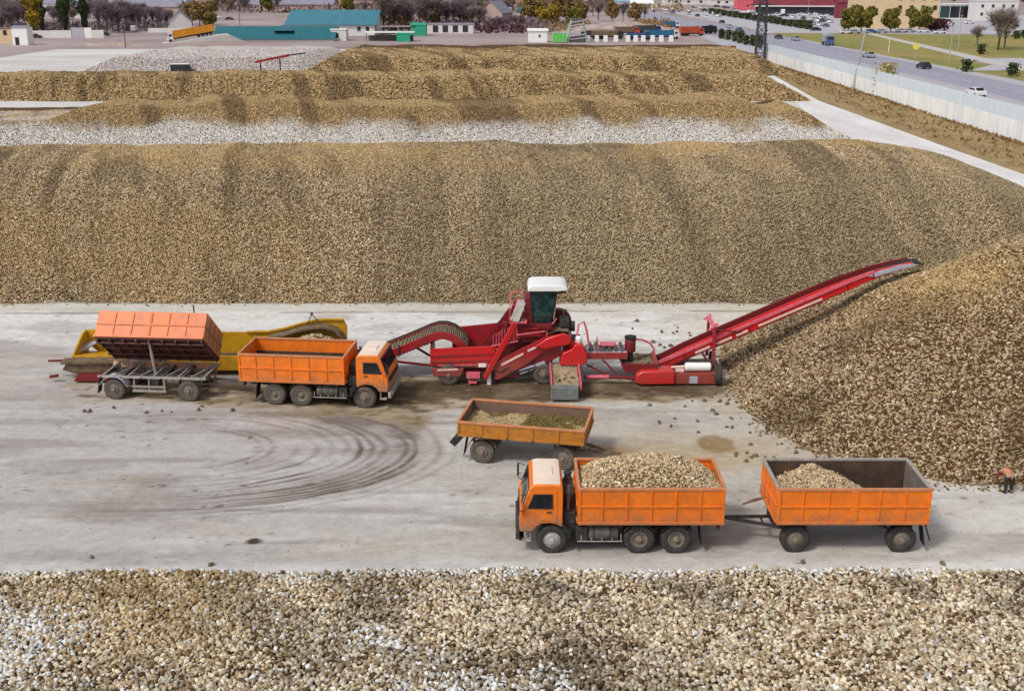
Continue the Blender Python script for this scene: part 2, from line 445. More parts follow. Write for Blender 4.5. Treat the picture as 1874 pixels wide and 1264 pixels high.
def make_pile(name, label, cat, xs, ys, zf, spacing, rad, tonef, basef, keep=None, loc=None, rz=0, kind='stuff', low=-0.3, spill=0.0, elong=0.7):
    X, Y = np.meshgrid(xs, ys); Z = zf(X, Y)
    nx = int((xs[-1] - xs[0]) / spacing); ny = int((ys[-1] - ys[0]) / spacing)
    gx, gy = np.meshgrid(np.arange(nx), np.arange(ny))
    px = xs[0] + (gx + RNG.random(gx.shape)) * spacing; py = ys[0] + (gy + RNG.random(gy.shape)) * spacing
    px = px.ravel(); py = py.ravel()
    pz = zf(px, py)
    k = (pz > 0.02) | ((pz > -0.45) & (RNG.random(len(px)) < spill * np.exp(pz * 6)))
    pz = np.maximum(pz, 0.03) if spill else pz
    if keep is not None: k &= keep(px, py, pz)
    px, py, pz = px[k], py[k], pz[k]; n = len(px)
    pz = pz + RNG.normal(0, 0.35 * rad, n)
    sc = rad * (0.6 + 0.75 * RNG.random((n, 1))) * np.concatenate([0.76 + 0.28 * RNG.random((n, 2)), 1.0 + elong * RNG.random((n, 1))], 1)
    o = grid_mesh(name, xs, ys, np.where(Z > 0.0, Z - rad * 0.6, low), basef(X, Y, Z), M['beet_base'], np.stack([px, py, pz], 1), sc, tonef(px, py, pz))
    md = o.modifiers.new('beets', 'NODES'); md.node_group = BEETS
    if loc is not None: o.location = loc; o.rotation_euler = (0, 0, rz)
    return tag(o, label, cat, kind=kind)


def streaks(x, y, seed, fx=3.2, fy=14.0, skew=0.25):
    return fbm((x + skew * y) / fx, y / fy, seed, 4)


TAN31 = math.tan(R(30))


# main pile behind the machines
def z_main(x, y):
    x = np.asarray(x, float); y = np.asarray(y, float)
    base = 65.5 + 0.9 * (fbm(x / 2.5, y * 0 + 3.1, 3) - 0.5)
    und = 1.1 * (fbm((x + 0.25 * y) / 6.5, y / 40, 5, 3) - 0.5)
    top = 6.7 + 0.9 * und + 0.012 * (x + 5)
    f = (y - base) * TAN31
    b = (99.5 - y) * TAN31
    e = (47.3 - x) * 0.42
    h = top + 0.03 * (y - 80)
    def smin(a, b_, k):
        t = np.clip(0.5 + 0.5 * (b_ - a) / k, 0, 1)
        return b_ * (1 - t) + a * t - k * t * (1 - t)
    z = smin(smin(f, e, 2.0), smin(b, h, 2.0), 2.6)
    side = 0.35 * (fbm((x + 0.3 * y) / 2.6, y / 9, 8, 3) - 0.5) * np.clip(z / 1.5, 0, 1)
    return z + side


def tone_main(x, y, z):
    st = streaks(x, y, 21, 2.0, 16, 0.12); t = beet_tone(x, y)
    d = sstep(0.52, 0.68, st)[:, None]
    broad = sstep(.46, .62, streaks(x, y, 27, 4.5, 30, 0.1))[:, None]
    t = t * (1 - .22 * broad)
    t = t * (1 - 0.5 * d) + DARK * 0.16 * d
    d2 = sstep(0.55, 0.75, fbm((x + 0.3 * y) / 1.8, y / 6, 23, 4))[:, None]
    t = t * (1 - 0.35 * d2)
    gold = sstep(-2, -26, x)[:, None] * sstep(0.35, 0.65, fbm(x / 7, y / 5, 31))[:, None]
    t = t * (1 - 0.42 * gold) + GOLD * 1.08 * (0.5 + 0.8 * RNG.random((len(x), 1))) * 0.42 * gold
    grey = ((.35 + .65 * sstep(-14, 2, x)) * sstep(8, 5, z))[:, None] * 0.6
    t = t * (1 - grey) + GREYT * (0.4 + 0.8 * RNG.random((len(x), 1))) * grey
    top = (sstep(5.6, 7.2, z) * sstep(0.4, 0.65, fbm(x / 3.5, y / 3, 41)))[:, None] * 0.45
    t = t * 1.06
    return t * (1 - top) + GOLD * (0.7 + 0.6 * RNG.random((len(x), 1))) * top


GAP_SHADE = np.array(srgb(88, 64, 40))  # dark brown puts the shade between the beets into the base colour


def base_gap_shade(X, Y, Z):
    return np.ones(X.shape + (1,)) * GAP_SHADE


make_pile('beet_pile', 'long tall tan pile of sugar beets spanning the whole photo behind the red machine', 'beet pile',
          np.arange(-48, 48.1, 0.5), np.arange(64.6, 100.1, 0.5), z_main, 0.094, 0.060, tone_main, base_gap_shade,
          keep=lambda x, y, z: ((y < 92) | (RNG.random(len(x)) < 0.5)) & (np.abs(x) < 0.5 * y + 8), spill=.12)


# pile at the stacker's tip
def z_right(x, y):
    x = np.asarray(x, float); y = np.asarray(y, float)
    ax = np.abs(np.minimum(x - 21.0, 0)) / 10.4
    dy = y - (51.3 + 0.03 * np.maximum(x - 21, 0))
    ay = np.abs(dy) / np.where(dy < 0, 11.8, 12.5)
    r = (ax ** 2.6 + ay ** 2.6) ** (1 / 2.6)
    r = r + 0.06 * (fbm(x / 3, y / 3, 52) - 0.5) * 2
    h = 6.5 + 0.42 * np.clip(x - 20.5, 0, 6)
    z = h * (1 - np.sqrt(r * r + 0.012))
    return z + 0.3 * (fbm(x / 2.2, y / 2.2, 57, 3) - 0.5) * np.clip(z / 1.5, 0, 1)


def tone_right(x, y, z):
    t = beet_tone(x, y, 1.4) * 0.84
    d = sstep(0.5, 0.72, fbm(x / 3, y / 3.5, 61))[:, None]
    t = t * (1 - 0.4 * d) + DARK * 0.12 * d
    fresh = np.exp(-(((x - 20.5) / 3.2) ** 2 + ((y - 50.2) / 2.2) ** 2))[:, None]
    return t * (1 - 0.5 * fresh) + GOLD * 1.25 * 0.5 * fresh


make_pile('beet_pile', 'olive brown sugar beet pile at right under the tip of the red boom', 'beet pile',
          np.arange(9, 45.1, 0.4), np.arange(38.5, 66.1, 0.4), z_right, 0.088, 0.057, tone_right, base_gap_shade,
          keep=lambda x, y, z: (np.abs(x) < 0.5 * y + 6) & (y < 60), spill=.3)


# nearest pile, under the camera
def z_near(x, y):
    x = np.asarray(x, float); y = np.asarray(y, float)
    edge = 31.0 + 0.45 * (fbm(x / 3.0, y * 0 + 1.3, 71, 4) - 0.5)
    z = 1.85 + 0.55 * (fbm(x / 3.5, y / 3.5, 73, 4) - 0.5) + 0.02 * (26 - y)
    return np.minimum(z, (edge + 0.7 - y) * 1.0)


def tone_near(x, y, z):
    n = len(x); t = beet_tone(x, y, 1.1) * 0.92
    cream = (RNG.random(n) < .30 + .16 * sstep(.4, .65, fbm(x / 2.2, y / 2.2, 83)))[:, None]
    t = np.where(cream, np.array(srgb(222, 208, 180)) * (.6 + .55 * RNG.random((n, 1))), t)
    dkp = sstep(.5, .68, fbm(x / 1.8 + .4 * y, y / 2.4, 85, 4))[:, None]
    t = t * (1 - .38 * dkp)
    t = t * .92 + .08 * t.mean(1, keepdims=True)
    d = sstep(0.5, 0.7, fbm(x / 2.6 + 0.5 * y, y / 4, 75))[:, None]
    t = t * (1 - 0.3 * d)
    gl = np.exp(-((x + 10.5) / 3.2) ** 2) * sstep(24, 27, y)
    t = t * (1 - 0.35 * gl[:, None]) + GOLD * 0.35 * gl[:, None]
    patch = fbm(x / 3.4, y / 2.6, 77, 4)
    left = np.exp(-(((x + 13.6) / 2.4) ** 2 + ((y - 26.3) / 3.0) ** 2)) * 0.5
    mid = np.exp(-(((x + 2) / 6.0) ** 2 + ((y - 23.6) / 1.5) ** 2)) * 0.30
    rgt = np.exp(-(((x - 13) / 3.0) ** 2 + ((y - 24.5) / 2) ** 2)) * 0.16
    edge = sstep(28.9, 30.2, y + 1.2 * (fbm(x / 2, y / 2, 79) - 0.5)) * 0.50
    lm = sstep(0.42, 0.86, patch * 0.75 + left + mid + rgt + edge)
    on = (RNG.random(n) < 0.04 + lm * 0.68)[:, None]
    return np.where(on, LIME * (0.45 + 0.5 * RNG.random((n, 1))), t)


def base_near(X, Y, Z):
    return np.ones(X.shape + (1,)) * np.array(srgb(62, 46, 32))  # darker base colour, deep shade between the nearest beets painted in


make_pile('beet_pile', 'nearest pile of pale lime dusted sugar beets along the bottom of the photo', 'beet pile',
          np.arange(-19, 19.1, 0.25), np.arange(20.5, 32.6, 0.25), z_near, 0.088, 0.062, tone_near, base_near,
          elong=0.4)


# far windrows
def far_pile(label, y0, h, x0, x1, depth, sp, rad, seed, limed=0.0, flat=0.0, cut=None, name='beet_pile', pale=0.0):
    def zf(x, y):
        x = np.asarray(x, float); y = np.asarray(y, float)
        b0 = y0 + 1.6 * (fbm(x / 9, y * 0, seed) - 0.5)
        f = (y - b0) * 0.55; b = (y0 + depth - y) * 0.55
        e = np.minimum((x1 - x), (x - x0)) * 0.55
        top = h * (0.86 + 0.32 * fbm((x + 0.3 * y) / 7, y / 30, seed + 3, 3)) + flat * (y - y0)
        if cut is not None: top = top * cut(x)
        z = np.minimum(np.minimum(f, b), np.minimum(e, top))
        z = np.where(top - z < 0.8, z - 0.10 * (1 - (top - z) / 0.8) ** 2, z)
        return z + 0.3 * (fbm((x + 0.35 * y) / 2.4, y / 6, seed + 5, 3) - 0.5) * np.clip(z, 0, 1)

    def tf(x, y, z):
        t = beet_tone(x, y, 1.2) * 0.90
        g = 0.5
        t = t * (1 - g) + GOLD * (0.5 + 0.8 * RNG.random((len(x), 1))) * g
        d = sstep(0.48, 0.66, streaks(x, y, seed + 9, 2.4, 18, 0.35))[:, None]
        t = t * (1 - 0.5 * d) + DARK * 0.18 * d
        if limed:
            lm = sstep(limed + 0.9, limed - 0.7, z + 2.2 * (fbm(x / 4.5, y / 4, seed + 13) - 0.5))
            a = (lm * (.55 + .45 * RNG.random(len(x))))[:, None]
            t = t * (1 - a) + LIME * (0.62 + 0.38 * RNG.random((len(x), 1))) * a
        if pale:
            on = (RNG.random(len(x)) < pale)[:, None]
            t = np.where(on, np.array(srgb(212, 204, 202)) * (0.6 + 0.4 * RNG.random((len(x), 1))), t)
        return t

    def bf(X, Y, Z):
        b = np.ones(X.shape + (1,)) * GAP_SHADE
        if pale: b = np.ones(X.shape + (1,)) * np.array(srgb(190, 182, 176))
        return b
    return make_pile(name, label, 'beet pile' if not pale else 'gravel heap', np.arange(x0 - 1, x1 + 1.01, 1.0), np.arange(y0 - 2, y0 + depth + 1.01, 0.8), zf, sp, rad, tf, bf,
                     keep=lambda x, y, z: (np.abs(x) < 0.5 * y + 12) & (y < y0 + depth * .62))


far_pile('brown beet windrow with whitewashed lower slope, directly behind the tall pile', 131, 4.35, -78, 41.5, 26, 0.13, 0.085, 101, limed=2.2,
         cut=lambda x: 1 - 0.42 * sstep(-50, -57, x) - 0.22 * np.exp(-((x - 32) / 2.6) ** 2))
far_pile('golden brown beet windrow, third one back behind the whitewashed slope', 185, 3.5, -105, 48.5, 26, 0.24, 0.16, 131)
far_pile('farthest flat topped beet windrow in front of the white booth', 236, 3.2, -44, 58, 62, 0.30, 0.20, 161, flat=0.004)
far_pile('pale grey white gravel heap in front of the teal roofed sheds', 238, 3.0, -90, -40, 60, 0.27, 0.15, 191, name='gravel_heap', pale=0.93)

# ------------------------------------------------------------------ ground, yard, lanes, road
M['ground'] = mat('dry_earth', (0.47, 0.39, 0.38), 0.95, 0.4, 0.06, dirt=(0.19, 0.13, 0.12), dirt_amt=0.85, dirt_scale=0.03, bump=0.3, bscale=0.4)
tag(MB().add([(-5000, -200, 0), (5000, -200, 0), (5000, 5000, 0), (-5000, 5000, 0)], [(0, 1, 2, 3)]).build('ground', M['ground']), kind='structure')


def gauss(x, y, cx, cy, sx, sy):
    return np.exp(-(((x - cx) / sx) ** 2 + ((y - cy) / sy) ** 2))


def make_yard():
    xs = np.arange(-35, 35.01, 0.11); ys = np.arange(28, 67.01, 0.11)
    X, Y = np.meshgrid(xs, ys)
    cool = np.array(srgb(200, 196, 194)); warm = np.array(srgb(208, 203, 194)); tan = np.array(srgb(196, 178, 148)); wht = np.array(srgb(226, 225, 222))
    drk = np.array(srgb(92, 74, 54)); grime = np.array(srgb(150, 140, 134)); olive = np.array(srgb(108, 88, 50))
    T = np.ones(X.shape + (1,)) * cool

    def mixin(T, c, a):
        a = np.clip(a, 0, 1)[..., None]
        return T * (1 - a) + c * a
    big = fbm(X / 9, Y / 5, 201)
    T = mixin(T, warm, sstep(-8, 3, X + 6 * (big - 0.5)))
    T = mixin(T, wht, sstep(56, 60, Y + 3 * (big - 0.5)) * 0.65)
    T = mixin(T, wht, gauss(X, Y, 9, 59, 6, 4) * 0.8)
    T = mixin(T, wht, gauss(X, Y, 15, 37.5, 12, 1.8) * 0.45)
    hs_ = fbm(X / 7, Y / 0.5, 203, 5)                     # streaks left by tyres along the lane
    T = mixin(T, grime, sstep(0.52, 0.78, hs_) * 0.55 * sstep(62, 56, Y))
    T = mixin(T, wht, sstep(0.60, 0.80, fbm(X / 6, Y / 0.7, 207, 4)) * 0.5)
    T = mixin(T, grime, sstep(0.5, 0.72, fbm(X / 3.5, Y / 1.6, 209, 5)) * 0.45)
    T = mixin(T, wht, sstep(0.55, 0.75, fbm(X / 2.5, Y / 0.5, 210, 5)) * 0.5 * sstep(-14, 0, X))
    smear = gauss(X, Y, -6.5, 46.6, 3.0, 1.3) + gauss(X, Y, -4.6, 44.5, 1.0, 2.4) * .8 + gauss(X, Y, -10, 47.2, 5, .9) * .6
    T = mixin(T, grime * .75, sstep(0.35, 0.8, smear * (0.3 + 1.3 * fbm(X / 1.1 + Y / 2, Y / 0.8, 212, 5))) * 0.9)
    T = mixin(T, tan, sstep(0.55, 0.8, fbm(X / 5, Y / 1.5, 211, 4)) * 0.3)
    # turning tracks: stadium shaped rings bending back towards the parked truck
    rx = np.maximum(X + 14.0, 0) / 10.0; ry = (Y - 43.2) / 5.9
    r = np.sqrt(rx ** 2 + ry ** 2) + 0.16 * (fbm(X / 7, Y / 7, 213) - 0.5) + 0.02 * (fbm(X / 1.5, Y / 1.5, 214) - 0.5)
    ang = np.arctan2(ry, rx)
    side = sstep(-24, -11, X) * sstep(49.5, 46, Y)
    broken = 0.45 + 0.8 * fbm(X / 1.2, Y / 1.2, 217, 3)
    for rr, wd, am in [(1.0, 0.018, .75), (0.965, .012, .8), (0.925, .014, .7), (0.885, .010, .8), (0.845, .016, .55), (0.80, .010, .55), (0.755, .012, .6), (0.70, .012, .6), (0.64, 0.012, .55), (0.58, .012, .5), (0.50, .010, .35), (0.40, .014, .5), (0.345, .014, .5), (1.06, .016, .5), (1.12, .012, .35)]:
        T = mixin(T, drk, np.exp(-((r - rr) / wd) ** 2) * min(1, am * 1.3) * side * broken * np.clip(2.6 * fbm(ang * 1.7 + 9 * rr, rr * 40 + 0 * X, 219, 3) - .45, 0, 1.5) * (0.25 + 0.75 * sstep(-17, -8, X)))
    T = mixin(T, grime, np.exp(-((r - 0.9) / 0.14) ** 2) * 0.28 * side)
    # soil dropped around the machines
    n1 = fbm(X / 1.4, Y / 0.8, 221, 5)
    dirt = gauss(X, Y, -3.5, 50.4, 4.0, 1.6) + gauss(X, Y, 3.0, 50.0, 6.0, 1.5) * 1.1 + gauss(X, Y, 9.5, 50.6, 4, 1.1) * 0.9 + gauss(X, Y, -17, 50.3, 5.5, 1.8) * 0.75 + gauss(X, Y, -9, 49.0, 4.5, 1.6) * .8 + gauss(X, Y, -5.0, 47.0, 2.4, 1.6) * 0.6
    T = mixin(T, tan, sstep(0.18, 0.7, dirt + 0.7 * (n1 - 0.5)) * 0.9)
    T = mixin(T, olive, sstep(0.40, 0.95, dirt + 1.3 * (n1 - 0.5)) * 0.92)
    T = mixin(T, drk * .8, sstep(0.55, 1.05, dirt + 1.6 * (fbm(X / 0.7, Y / 0.5, 223, 4) - 0.5)) * 0.8)
    T = mixin(T, tan, (gauss(X, Y, 6.0, 43.0, 3.5, 2.6) + gauss(X, Y, 9, 42.5, 3.5, 1.8)) * 0.65 * (0.5 + n1))
    T = mixin(T, np.array(srgb(150, 122, 78)), sstep(0.35, 0.6, gauss(X, Y, 8.6, 43.7, 0.9, 1.1) + 0.25 * (n1 - 0.5)) * 0.85)
    T = mixin(T, np.array(srgb(176, 140, 92)), sstep(0.3, 0.8, gauss(X, Y, 3.9, 43.0, 1.8, 0.7) + 0.3 * (n1 - 0.5)) * 0.8)
    T = mixin(T, tan, sstep(40.4, 42.5, Y) * sstep(8, 11, X) * 0.35)
    # grime below the parked trucks, oil and clods
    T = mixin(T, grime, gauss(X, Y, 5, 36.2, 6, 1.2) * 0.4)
    sp = fbm(X / 0.45, Y / 0.35, 231, 3)
    T = mixin(T, drk, sstep(0.76, 0.84, sp) * 0.7 * sstep(0.45, 0.6, fbm(X / 6, Y / 4, 233)))
    T = mixin(T, drk * 0.7, sstep(0.5, 0.75, gauss(X, Y, -9.0, 35.1, 0.5, 0.32) + 0.5 * (fbm(X / 0.3, Y / 0.3, 237, 3) - 0.5)))
    # apron strip and joint line along the foot of the tall pile
    T = mixin(T, np.array(srgb(200, 196, 180)), sstep(63.6, 63.8, Y) * 0.7)
    T = mixin(T, drk, np.exp(-((Y - 63.6 - 0.012 * X + 0.25 * (fbm(X / 3, Y * 0, 239) - 0.5)) / 0.12) ** 2) * 0.75 * sstep(0.35, 0.5, fbm(X / 4, Y * 0 + 7, 241)))
    T = mixin(T, drk, sstep(65.0, 65.7, Y + 0.6 * (n1 - 0.5)) * 0.6)
    # lime spilled along the foot of the nearest pile
    T = mixin(T, wht, sstep(34.2, 32.8, Y + 1.2 * (fbm(X / 2.2, Y / 0.9, 243, 4) - 0.5)) * 0.8)
    T = mixin(T, tan * .8, sstep(.5, .85, fbm(X / 2.2, Y / 1.1, 251, 5)) * .3 * sstep(-14, 2, X))
    T = T * (0.80 + 0.16 * sstep(53, 60, Y) + .10 * sstep(8, 14, X) * sstep(42, 36, Y))[..., None] * (0.93 + 0.14 * fbm(X / 0.35, Y / 0.25, 253, 3))[..., None]
    o = grid_mesh('yard', xs, ys, np.full(X.shape, 0.004), T, M['yard'])
    return tag(o, kind='structure')


make_yard()


def sheet(name, poly, z, m):
    return tag(MB().add([(x, y, z) for x, y in poly], [tuple(range(len(poly)))]).build(name, m), kind='structure')


M['lane'] = mat('pale_gravel', (0.74, 0.72, 0.72), 0.95, 0.10, 0.25, dirt=(0.45, 0.40, 0.36), dirt_amt=0.6, dirt_scale=0.12, stretch=(1, 0.3, 1))
M['pale_floor'] = mat('white_dusty_floor', (0.70, 0.69, 0.67), 0.95, 0.18, 0.12, dirt=(0.40, 0.35, 0.32), dirt_amt=0.8, dirt_scale=0.06, stretch=(0.4, 1, 1))
M['verge'] = mat('dry_grass', (0.28, 0.19, 0.075), 0.95, 0.6, 0.6, dirt=(0.36, 0.26, 0.13), dirt_amt=0.8, dirt_scale=0.25, bump=0.8, bscale=2, stretch=(1, 0.35, 1))
M['lawn'] = mat('autumn_lawn', (0.17, 0.20, 0.035), 0.95, 0.5, 0.10, dirt=(0.34, 0.24, 0.08), dirt_amt=0.85, dirt_scale=0.045, bump=0.5, bscale=2, stretch=(1, 0.4, 1))
M['asphalt'] = mat('asphalt', (0.33, 0.33, 0.41), 0.8, 0.15, 0.3, dirt=(0.22, 0.215, 0.26), dirt_amt=0.7, dirt_scale=0.15, stretch=(1, 0.12, 1))
M['paving'] = mat('paving', (0.44, 0.43, 0.48), 0.9, 0.12, 0.3, dirt=(0.3, 0.28, 0.28), dirt_amt=0.5, dirt_scale=0.2)
M['kerb'] = mat('kerb_stone', (0.5, 0.48, 0.46), 0.9, 0.1)
M['marking'] = mat('road_marking', (0.75, 0.75, 0.74), 0.7, 0.1)

sheet('pale_yard_floor', [(-130, 100), (43, 100), (52.0, 235), (54.0, 330), (-130, 330)], 0.008, M['pale_floor'])
sheet('lane', [(44, 66), (53.3, 66), (51.0, 134), (50.0, 186), (55.0, 250), (56.5, 262), (54.5, 262), (52.8, 250), (46, 186), (40, 140), (34, 100)], 0.012, M['lane'])
sheet('verge', [(53.3, 66), (61.2, 66), (61.2, 281), (58, 281), (55.0, 250), (50.0, 186), (51.0, 134)], 0.012, M['verge'])
sheet('pavement', [(61.3, 66), (82, 66), (82, 290), (79, 310), (70, 420), (66, 420), (62, 300)], 0.014, M['paving'])
sheet('road', [(82, 60), (95.5, 60), (95.5, 380), (93, 480), (89, 640), (84, 900), (66, 900), (70, 640), (72.5, 440), (77, 340), (81.5, 280)], 0.02, M['asphalt'])
sheet('far_pavement', [(95.5, 60), (99.5, 60), (99.5, 235), (97.5, 300), (96.8, 380), (95.5, 380)], 0.014, M['paving'])
sheet('lawn', [(97.5, 300), (99.5, 215), (112, 215), (112, 292), (215, 292), (215, 405), (112, 432), (96.8, 432)], 0.012, M['lawn'])
sheet('lawn', [(99.6, 60), (220, 60), (220, 250), (112.2, 250), (112.2, 214), (99.6, 214)], 0.010, M['lawn'])
sheet('car_park_paving', [(97.2, 436), (260, 410), (300, 720), (96, 720)], 0.010, M['paving'])
sheet('footpath', [(131, 433), (133.5, 431), (116.5, 262), (112.2, 250), (112.2, 268)], 0.030, M['kerb'])
sheet('side_street', [(112.2, 250.5), (260, 250.5), (260, 291), (112.3, 291), (112.3, 269), (99.7, 250.5)], 0.016, M['paving'])
kb = MB()
kb.box(81.85, 82.0, 66, 282, 0.014, 0.16); kb.box(95.5, 95.65, 60, 380, 0.02, 0.16)
tag(kb.build('kerb', M['kerb'], bevel=0.02), kind='structure')
mk = MB()
for k in range(70):
    y0 = 70 + 8 * k
    xc = 88.7 if y0 < 300 else 88.7 - (y0 - 300) * 0.022
    mk.box(xc, xc + 0.2, y0, y0 + 4, 0.024, 0.026)
mk.box(82.5, 82.65, 66, 278, 0.024, 0.026); mk.box(95.0, 95.15, 60, 370, 0.024, 0.026)
tag(mk.build('road_marking', M['marking']), kind='structure')


# ------------------------------------------------------------------ vehicles
def wheel(root, x, y, r=0.5, wd=0.28, m='tyre', mr='rim', dual=False, out=-1, z=None, steer=0.0, name='wheel'):
    """out = side of the vehicle (sign of y) the wheel faces"""
    z = r if z is None else z
    prof = [(r * .56, -.5), (r * .62, -.52), (r * .80, -.55), (r * .93, -.50), (r * .985, -.40), (r, -.2), (r, .2), (r * .985, .40), (r * .93, .50), (r * .80, .55), (r * .62, .52), (r * .56, .5)]
    prof = [(a, b * wd) for a, b in prof]
    mb = MB(); mb.lathe(prof, (0, 0, 0), 'y', 36)
    for k in range(36):                                           # tread lugs
        t = 2 * math.pi * (k + .5) / 36
        mt = Matrix.Rotation(-t, 4, 'Y')
        for sgn in (-1, 1):
            mb.box(r * .985, r * 1.012, sgn * wd * .12, sgn * wd * .46, -r * .045, r * .045, mt)
    if dual:
        mb.lathe([(a, b - out * (wd + .06)) for a, b in prof], (0, 0, 0), 'y', 28)
    w_ = mb.build(name, M[m], root, smooth=True)
    w_.location = (x, y, z); w_.rotation_euler = (0, 0, steer)
    o = out
    dish = 0.30 if dual else -0.04
    rp = [(r * .575, o * wd * .47), (r * .52, o * wd * .50), (r * .50, o * wd * .30), (r * .40, o * (wd * .5 - dish * wd)), (r * .22, o * (wd * .5 - dish * wd)), (r * .19, o * (wd * .5 - dish * wd + .02)),
          (r * .17, o * (wd * .5 - dish * wd + .09)), (r * .10, o * (wd * .5 - dish * wd + .11)), (0.001, o * (wd * .5 - dish * wd + .11))]
    rb = MB().lathe(rp, (0, 0, 0), 'y', 28)
    for k in range(10):
        t = 2 * math.pi * k / 10; yy = o * (wd * .5 - dish * wd)
        rb.lathe([(.022, yy), (.022, yy + o * .03), (.001, yy + o * .035)], (r * .30 * math.cos(t), 0, r * .30 * math.sin(t)), 'y', 6)
    rm = rb.build('rim', M[mr], w_, smooth=True)
    return w_


def board(name, root, x0, x1, y0, y1, z0, z1, m, ribs=(), axis='x', side=-1, mid=True, rail='rail', rw=0.07, lean=0.0):
    """side of a cargo box with ribs outside: a rail on top, a band at the foot, one along the middle"""
    mb = MB(); mb.box(x0, x1, y0, y1, z0, z1)
    e = 0.04
    if axis == 'x':                                               # panel runs along x, outside is y0 (side<0) or y1
        ya, yb = (y0 - e, y0 - .001) if side < 0 else (y1 + .001, y1 + e)
        yt = (y0 - e * 2, y0 - .001) if side < 0 else (y1 + .001, y1 + e * 2)
        for rx, rwid in ribs:
            mb.box(rx - rwid / 2, rx + rwid / 2, ya, yb, z0 + .10, z1 - .075)
        mb.box(x0, x1, yt[0], yt[1], z0 - .01, z0 + .095)
        if mid:
            zm = z0 + (z1 - z0) * .50
            xs_ = sorted([x0] + [rx for rx, _ in ribs] + [x1])
            mb.box(x0, x1, ya - .006 if side < 0 else ya, yb if side < 0 else yb + .006, zm - .035, zm + .035)
        o = mb.build(name, M[m], root, bevel=0.008)
        if rail: MB().box(x0 - .01, x1 + .01, y0 - .035, y1 + .035, z1 - .07, z1 + .012).build('top_rail', M[rail], o, bevel=0.01)
    else:
        xa, xb = (x0 - e, x0 - .001) if side < 0 else (x1 + .001, x1 + e)
        for ry, rwid in ribs:
            mb.box(xa, xb, ry - rwid / 2, ry + rwid / 2, z0 + .10, z1 - .075)
        mb.box(xa - .01 if side < 0 else xa, xb if side < 0 else xb + .01, y0, y1, z0, z0 + .095)
        if mid:
            zm = z0 + (z1 - z0) * .50
            mb.box(xa - .006 if side < 0 else xa, xb if side < 0 else xb + .006, y0, y1, zm - .035, zm + .035)
        o = mb.build(name, M[m], root, bevel=0.008)
        if rail: MB().box(x0 - .03, x1 + .03, y0 + .02, y1 - .02, z1 - .066, z1 + .009).build('top_rail', M[rail], o, bevel=0.01)
    return o


def cargo_box(root, x0, x1, hw, z0, z1, m, ribs, liner=None, front=+1, rail='rail', stout=None, mid=True, liner_end=None, floor='chassis', near_rail=None, shade_side=0):
    """x0<x1; ribs = count of upright ribs; liner = material name for dirty inside sheets"""
    t = 0.05
    MB().box(x0 + t, x1 - t, -hw + t, hw - t, z0 + .02, z0 + .07).build('cargo_floor', M[floor], root)
    rl = [(x0 + (x1 - x0) * (k + 1) / (ribs + 1), .05) for k in range(ribs)]
    if stout is not None: rl = [r for r in rl if abs(r[0] - stout) > .25] + [(stout, .26)]
    rl += [(x0 + .05, .09), (x1 - .05, .09)]
    for s in (-1, 1):
        y0, y1 = (-hw, -hw + t) if s < 0 else (hw - t, hw)
        b = board('side_board', root, x0, x1, y0, y1, z0, z1, m, rl, 'x', s, mid, near_rail if (near_rail and s > 0) else rail)
        if shade_side == s:
            yy = (-hw + t + .002, -hw + t + .03) if s < 0 else (hw - t - .03, hw - t - .002)
            MB().box(x0 + t + .012, x1 - t - .012, yy[0], yy[1], z0 + .075, z0 + .66).build('soil_residue', M['dark_liner'], b)  # dark strip painting the shade low on the box's inner side
        if liner:
            yy = (-hw + t + .002, -hw + t + .010) if s < 0 else (hw - t - .010, hw - t - .002)
            MB().box(x0 + t + .012, x1 - t - .012, yy[0], yy[1], z0 + .075, z1 - .08).build('liner', M[liner], b)
    er = [(-hw * .5, .06), (0, .06), (hw * .5, .06)]
    for nm, xx, s in (('headboard', x1 if front > 0 else x0, front), ('tailgate', x0 if front > 0 else x1, -front)):
        xa, xb = (xx - t, xx) if s > 0 else (xx, xx + t)
        b = board(nm, root, xa, xb, -hw + t + .002, hw - t - .002, z0, z1, m, er, 'y', s, mid, rail)
        if liner_end or liner:
            xl = (xa - .010, xa - .002) if s > 0 else (xb + .002, xb + .010)
            MB().box(xl[0], xl[1], -hw + t + .012, hw - t - .012, z0 + .075, z1 - .08).build('liner', M[liner_end or liner], b)


